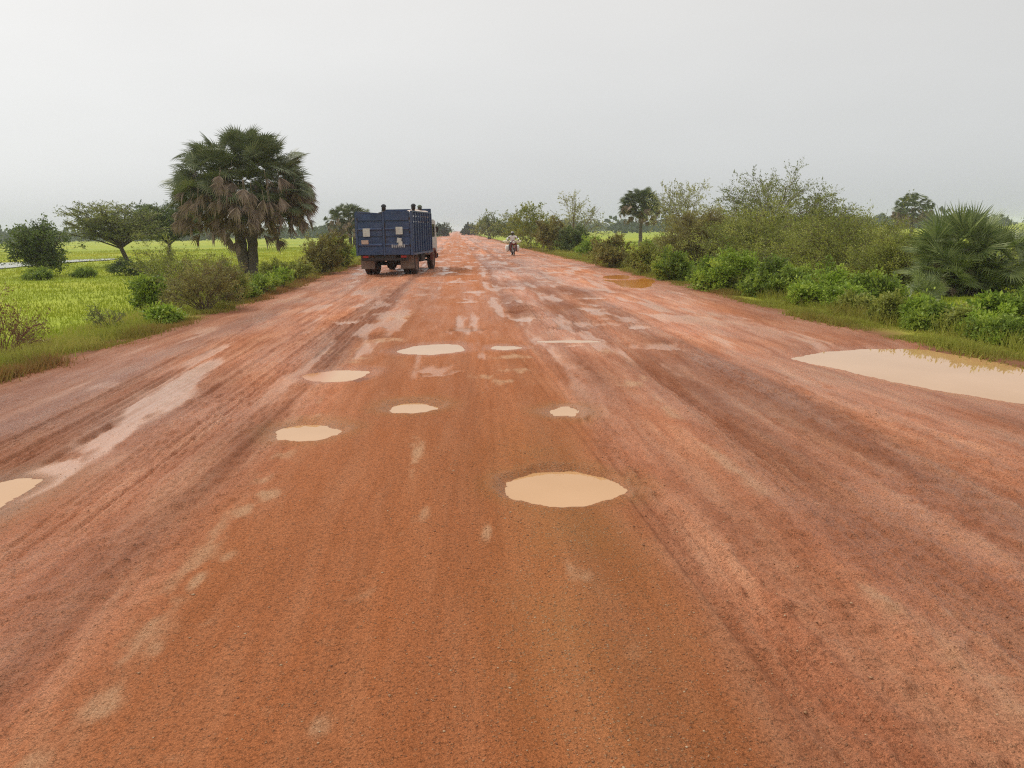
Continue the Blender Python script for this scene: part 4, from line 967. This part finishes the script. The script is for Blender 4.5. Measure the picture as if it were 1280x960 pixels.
def skin_body(name, J, E_, matfun, mats, sub=2):
    me = bpy.data.meshes.new(name); keys = list(J); ix = {k: i for i, k in enumerate(keys)}
    me.from_pydata([J[k][0] for k in keys], [(ix[a], ix[b]) for a, b in E_], [])
    o = bpy.data.objects.new('tmp', me); COL.objects.link(o)
    o.modifiers.new('skin', 'SKIN'); s = o.modifiers.new('sub', 'SUBSURF'); s.levels = sub; s.render_levels = sub
    for i, k in enumerate(keys):
        sv = me.skin_vertices[0].data[i]; r = J[k][1]; sv.radius = (r, r) if not hasattr(r, '__len__') else r
        sv.use_root = (k == 'pelvis')
    dg = bpy.context.evaluated_depsgraph_get(); m2 = bpy.data.meshes.new_from_object(o.evaluated_get(dg)); m2.name = name
    bpy.data.objects.remove(o); m2.materials.clear()
    for q in mats: m2.materials.append(M[q])
    for p in m2.polygons: p.material_index = matfun(p.center); p.use_smooth = True
    return m2
EDG = [('pelvis', 'waist'), ('waist', 'chest'), ('chest', 'neck'), ('neck', 'jaw'), ('jaw', 'head'), ('head', 'crown')]
for s in 'LR': EDG += [('chest', 'sh'+s), ('sh'+s, 'el'+s), ('el'+s, 'wr'+s), ('wr'+s, 'ha'+s), ('pelvis', 'hip'+s), ('hip'+s, 'kn'+s), ('kn'+s, 'an'+s), ('an'+s, 'to'+s)]
def standing(h, arms='rest'):
    k = h/1.75
    J = {'pelvis': ((0, 0, .95), .13), 'waist': ((0, 0, 1.12), .125), 'chest': ((0, 0, 1.34), .15), 'neck': ((0, .01, 1.5), .042), 'jaw': ((0, .03, 1.56), .08), 'head': ((0, .02, 1.64), .108), 'crown': ((0, .01, 1.72), .075)}
    for s, q in (('L', -1), ('R', 1)):
        J.update({'sh'+s: ((q*.19, 0, 1.42), .065), 'hip'+s: ((q*.1, 0, .88), .1), 'kn'+s: ((q*.11, .02, .48), .062), 'an'+s: ((q*.12, -.02, .09), .042), 'to'+s: ((q*.13, .15, .035), .035)})
        if arms == 'rail': J.update({'el'+s: ((q*.3, .1, 1.2), .045), 'wr'+s: ((q*.26, .3, 1.24), .032), 'ha'+s: ((q*.25, .38, 1.25), .036)})
        else: J.update({'el'+s: ((q*.25, -.02, 1.13), .045), 'wr'+s: ((q*.27, .06, .88), .032), 'ha'+s: ((q*.27, .09, .79), .036)})
    return {a: (tuple(c*k for c in p), r*k) for a, (p, r) in J.items()}
def make_person(label, loc, rz, h, shirt, trouser, hat=None, arms='rest'):
    e = empty('person', loc, rz); k = h/1.75
    def mf(c):
        z = c.z/k; ax = abs(c.x)/k
        if z > 1.47 and ax < .13: return 0
        if ax > .235 and z < 1.22 and (arms != 'rail' or c.y/k > .12): return 0
        if z > .9: return 1
        return 2 if z > .1 else 0
    link('body', skin_body('body', standing(h, arms), EDG, mf, ['skin', shirt, trouser]), None, e)
    # hair or cap: a shell over the skull
    G = Geo(); bm = bmesh.new(); bmesh.ops.create_icosphere(bm, subdivisions=2, radius=.115*k, matrix=Matrix.Translation((0, .01*k, 1.685*k)))
    bmesh.ops.delete(bm, geom=[v for v in bm.verts if v.co.z < 1.66*k], context='VERTS')
    me = bpy.data.meshes.new('hair'); bm.to_mesh(me); bm.free(); link('cap' if hat else 'hair', me, M[hat or 'cloth_dark'], e)
    return tag(e, label, 'person')
def on_bed(lx, ly):
    return TRUCK.matrix_world @ Vector((lx, ly, 1.1))
make_person('dark-haired person in white shirt leaning on the truck\'s right side planks', on_bed(.86, .95), math.radians(20), 1.88, 'cloth_white', 'cloth_dark')
make_person('person in pinkish shirt and grey-green cap standing behind the cab of the truck', on_bed(.84, 2.45), math.radians(-10), 1.87, 'cloth_pink', 'cloth_dark', 'cloth_green')
make_person('dark-clothed person standing amid the truck bed by the tailgate centre', on_bed(-.12, -.55), 0, 1.83, 'cloth_dark', 'cloth_dark')
def pillow(name, sx, sy, sz, seed):
    bm = bmesh.new(); bmesh.ops.create_cube(bm, size=1); bmesh.ops.subdivide_edges(bm, edges=bm.edges[:], cuts=5, use_grid_fill=True)
    r = np.random.default_rng(seed); ph = r.uniform(0, 6, 4)
    for v in bm.verts:
        p = v.co*2; q = (1-.3*(p.x**4))*(1-.3*(p.y**4))
        n = p.length/max(abs(p.x), abs(p.y), abs(p.z), 1e-6); rr = .55+.45/n
        v.co = Vector((p.x*rr*sx*.5*1.12, p.y*rr*sy*.5*1.12, p.z*q*sz*.5)) + Vector((0, 0, .02*math.sin(p.x*4+ph[0])+.02*math.sin(p.y*5+ph[1])))
    me = bpy.data.meshes.new(name); bm.to_mesh(me); bm.free(); me.polygons.foreach_set('use_smooth', [True]*len(me.polygons)); return me
tm = TRUCK.matrix_world
for c_, yy in enumerate((1.72, 2.93)):
    for lyr in range(4):
        o = link('sack', pillow('sack', .8, .72, .46, 300+c_*7+lyr), M['sack']); p = tm @ Vector((.66+.02*lyr, yy, 1.31+lyr*.41))
        o.location = p; o.rotation_euler = (0, 0, TRUCK.rotation_euler.z+.05*(lyr-1))
        tag(o, '%s pale woven sack of the stack %s' % (('bottom', 'second lowest', 'third lowest', 'topmost')[lyr], ('beside the white-shirted passenger', 'against the front bulkhead of the truck')[c_]), 'sack', 'sacks stacked in the truck bed')

def build_moto():
    x, y = at(641.3, 319.3, -.02); z = float(Hb(x, y))
    B_ = empty('motorcycle', (x, y, z), math.pi+math.radians(2))
    def moto_wheel(yy, r, w):
        o = link('wheel', lathe_x([(-w*.5, r*.82), (-w*.5, r*.9), (-w*.25, r), (w*.25, r), (w*.5, r*.9), (w*.5, r*.82), (-w*.5, r*.82)], 30), M['rubber'], B_); o.location = (0, yy, r)
        link('rim', lathe_x([(-w*.4, r*.83), (-w*.4, r*.77), (w*.4, r*.77), (w*.4, r*.83)], 30), M['steel'], o)
        link('hub', lathe_x([(-.06, .001), (-.06, .06), (.06, .06), (.06, .001)], 14), M['steel'], o)
        G = Geo()
        for k in range(18):
            a = k*math.pi/9; G.tube(np.array([((-.04 if k % 2 else .04), .05*math.cos(a), .05*math.sin(a)), (0, r*.78*math.cos(a), r*.78*math.sin(a))]), .004, .004, 3)
        link('spokes', G.mesh('spokes'), M['steel'], o)
    moto_wheel(.62, .3, .085); moto_wheel(-.62, .3, .1)
    for s in (-1, 1): rod('fork_leg', [(s*.09, .62, .3), (s*.09, .5, .62), (s*.09, .38, .95)], .022, M['steel'], B_)
    prism('front_fender', [(.32, .5), (.42, .62), (.6, .67), (.78, .64), (.9, .54), (.88, .52), (.77, .61), (.6, .64), (.44, .59), (.34, .48)], -.075, .075, M['red'], B_, .01)
    prism('front_cowl', [(.40, .72), (.52, .74), (.58, .9), (.52, 1.06), (.42, 1.08)], -.13, .13, M['red'], B_, .03)
    hl = link('headlight', lathe_x([(0, .1), (.04, .095), (.06, .05), (.065, .001)], 18), M['lens'], B_); hl.location = (0, .555, .92); hl.rotation_euler = (0, 0, math.pi/2)
    hb = rod('handlebar', [(-.4, .22, 1.04), (-.2, .33, 1.06), (0, .38, 1.0), (.2, .33, 1.06), (.4, .22, 1.04)], .013, M['steel'], B_)
    for s in (-1, 1):
        rod('grip', [(s*.28, .28, 1.052), (s*.41, .21, 1.04)], .02, M['rubber'], hb)
        mr = rod('mirror', [(s*.22, .33, 1.06), (s*.3, .34, 1.25)], .007, M['chassis'], hb)
        link('mirror_glass', lathe_x([(-.012, .001), (-.012, .05), (.012, .05), (.012, .001)], 14), M['chassis'], mr).matrix_local = Matrix.Translation((s*.31, .34, 1.29)) @ Matrix.Rotation(math.pi/2, 4, 'Z')
        rod('turn_signal', [(s*.13, .48, .86), (s*.2, .48, .86)], .025, M['redlens'], B_)
        prism('leg_shield', [(.2, .35), (.3, .32), (.36, .6), (.34, .85), (.28, .86), (.28, .6)], s*.2-.06, s*.2+.06, M['red'], B_, .02)
        rod('foot_peg', [(s*.1, -.02, .32), (s*.28, -.02, .32)], .015, M['steel'], B_)
    prism('fuel_tank', [(-.12, .72), (.3, .74), (.34, .88), (.2, .95), (-.05, .88), (-.14, .8)], -.14, .14, M['red'], B_, .05)
    prism('seat', [(-.85, .76), (-.12, .72), (-.1, .8), (-.4, .82), (-.84, .86)], -.13, .13, M['chassis'], B_, .03)
    boxes('engine', [(-.12, .12, -.15, .22, .25, .55)], M['steel'], B_, .04)
    rod('frame_tube', [(0, .36, .9), (0, .15, .7), (0, -.3, .66), (0, -.75, .74)], .025, M['chassis'], B_)
    rod('swing_arm', [(.08, -.1, .36), (.1, -.62, .3)], .02, M['chassis'], B_); rod('swing_arm', [(-.08, -.1, .36), (-.1, -.62, .3)], .02, M['chassis'], B_)
    rod('exhaust_pipe', [(.14, .15, .3), (.16, -.2, .26), (.18, -.9, .36)], .035, M['steel'], B_)
    prism('rear_fender', [(-.95, .5), (-.85, .66), (-.62, .72), (-.4, .68), (-.4, .7), (-.62, .75), (-.87, .7), (-.98, .52)], -.08, .08, M['red'], B_, .008)
    tag(B_, 'dark red motorcycle coming towards us on the right half of the road', 'motorcycle')
    # rider
    R_ = empty('person', B_.location, B_.rotation_euler.z)
    J = {'pelvis': ((0, -.28, .9), .13), 'waist': ((0, -.27, 1.05), .135), 'chest': ((0, -.2, 1.26), .16), 'neck': ((0, -.15, 1.42), .055), 'jaw': ((0, -.11, 1.48), .07), 'head': ((0, -.12, 1.56), .092), 'crown': ((0, -.13, 1.63), .06)}
    for s, q in (('L', -1), ('R', 1)):
        J.update({'sh'+s: ((q*.2, -.17, 1.34), .07), 'el'+s: ((q*.42, -.02, 1.16), .055), 'wr'+s: ((q*.37, .17, 1.07), .036), 'ha'+s: ((q*.35, .245, 1.06), .038),
                  'hip'+s: ((q*.12, -.2, .88), .1), 'kn'+s: ((q*.24, .12, .72), .068), 'an'+s: ((q*.21, -.08, .4), .045), 'to'+s: ((q*.22, .08, .35), .038)})
    def mf(c):
        if c.z > 1.40 and abs(c.x) < .13: return 0
        if c.y > .1 and c.z > .95: return 0
        if c.z > .95: return 1
        return 2 if c.z > .43 else 0
    link('body', skin_body('body', J, EDG, mf, ['skin', 'cloth_white', 'cloth_dark']), None, R_)
    bm = bmesh.new(); bmesh.ops.create_icosphere(bm, subdivisions=3, radius=.125, matrix=Matrix.Translation((0, -.13, 1.575)))
    bmesh.ops.delete(bm, geom=[v for v in bm.verts if v.co.z < 1.52 or (v.co.y > -.06 and v.co.z < 1.6)], context='VERTS')
    me = bpy.data.meshes.new('helmet'); bm.to_mesh(me); bm.free(); link('helmet', me, M['steel'], R_)
    tag(R_, 'rider in white shirt and grey helmet astride the red motorcycle', 'person')
    # load
    for s, w in ((-1, 'left'), (1, 'right')):
        o = link('jerrycan', pillow('jerrycan', .26, .42, .46, 400+s), M['jerry']); o.location = B_.matrix_world @ Vector((0, 0, 0)) if False else Vector(B_.location)
        v = Matrix.Rotation(B_.rotation_euler.z, 3, 'Z') @ Vector((s*.36, -.42, .5)); o.location = Vector(B_.location)+v; o.rotation_euler = (0, 0, B_.rotation_euler.z)
        tag(o, 'white plastic can hanging low at the %s hand side of the rider' % w, 'can', 'cans hung on the motorcycle')
    G = Geo(); G.tube(np.array([(-.62, 0, -.02), (-.6, 0, 0), (-.3, 0, .02), (0, 0, 0), (.3, 0, .02), (.6, 0, 0), (.62, 0, -.02)]), .11, .11, 10)
    o = link('bundle', G.mesh('bundle'), M['straw']); o.location = Vector(B_.location)+Matrix.Rotation(B_.rotation_euler.z, 3, 'Z') @ Vector((0, -.62, .96)); o.rotation_euler = (0, 0, B_.rotation_euler.z)
    tag(o, 'pale rolled bundle tied crosswise behind the rider', 'bundle')
build_moto()
x, y, z = gnd(545.5, 295.8)
make_person('tiny dark-clothed person standing at the far left road edge past the truck', (x, y, z), 2.6, 1.75, 'cloth_dark', 'cloth_dark')

# ------------------------------------------------------------------ haze
def haze():
    bm = bmesh.new(); bmesh.ops.create_cube(bm, size=1)
    me = bpy.data.meshes.new('haze'); bm.to_mesh(me); bm.free()
    m = bpy.data.materials.new('haze'); m.use_nodes = True; t = m.node_tree; t.nodes.clear()
    o_ = t.nodes.new('ShaderNodeOutputMaterial'); v = t.nodes.new('ShaderNodeVolumePrincipled')
    v.inputs['Color'].default_value = (.86, .92, .97, 1); v.inputs['Density'].default_value = .00042
    v.inputs['Anisotropy'].default_value = .2
    t.links.new(v.outputs[0], o_.inputs['Volume'])
    o = link('haze', me, m); o.scale = (4300, 4300, 14.5); o.location = (0, 900, -1.9+7.25); tag(o, 'thin pale haze over the plain', kind='stuff')
haze()
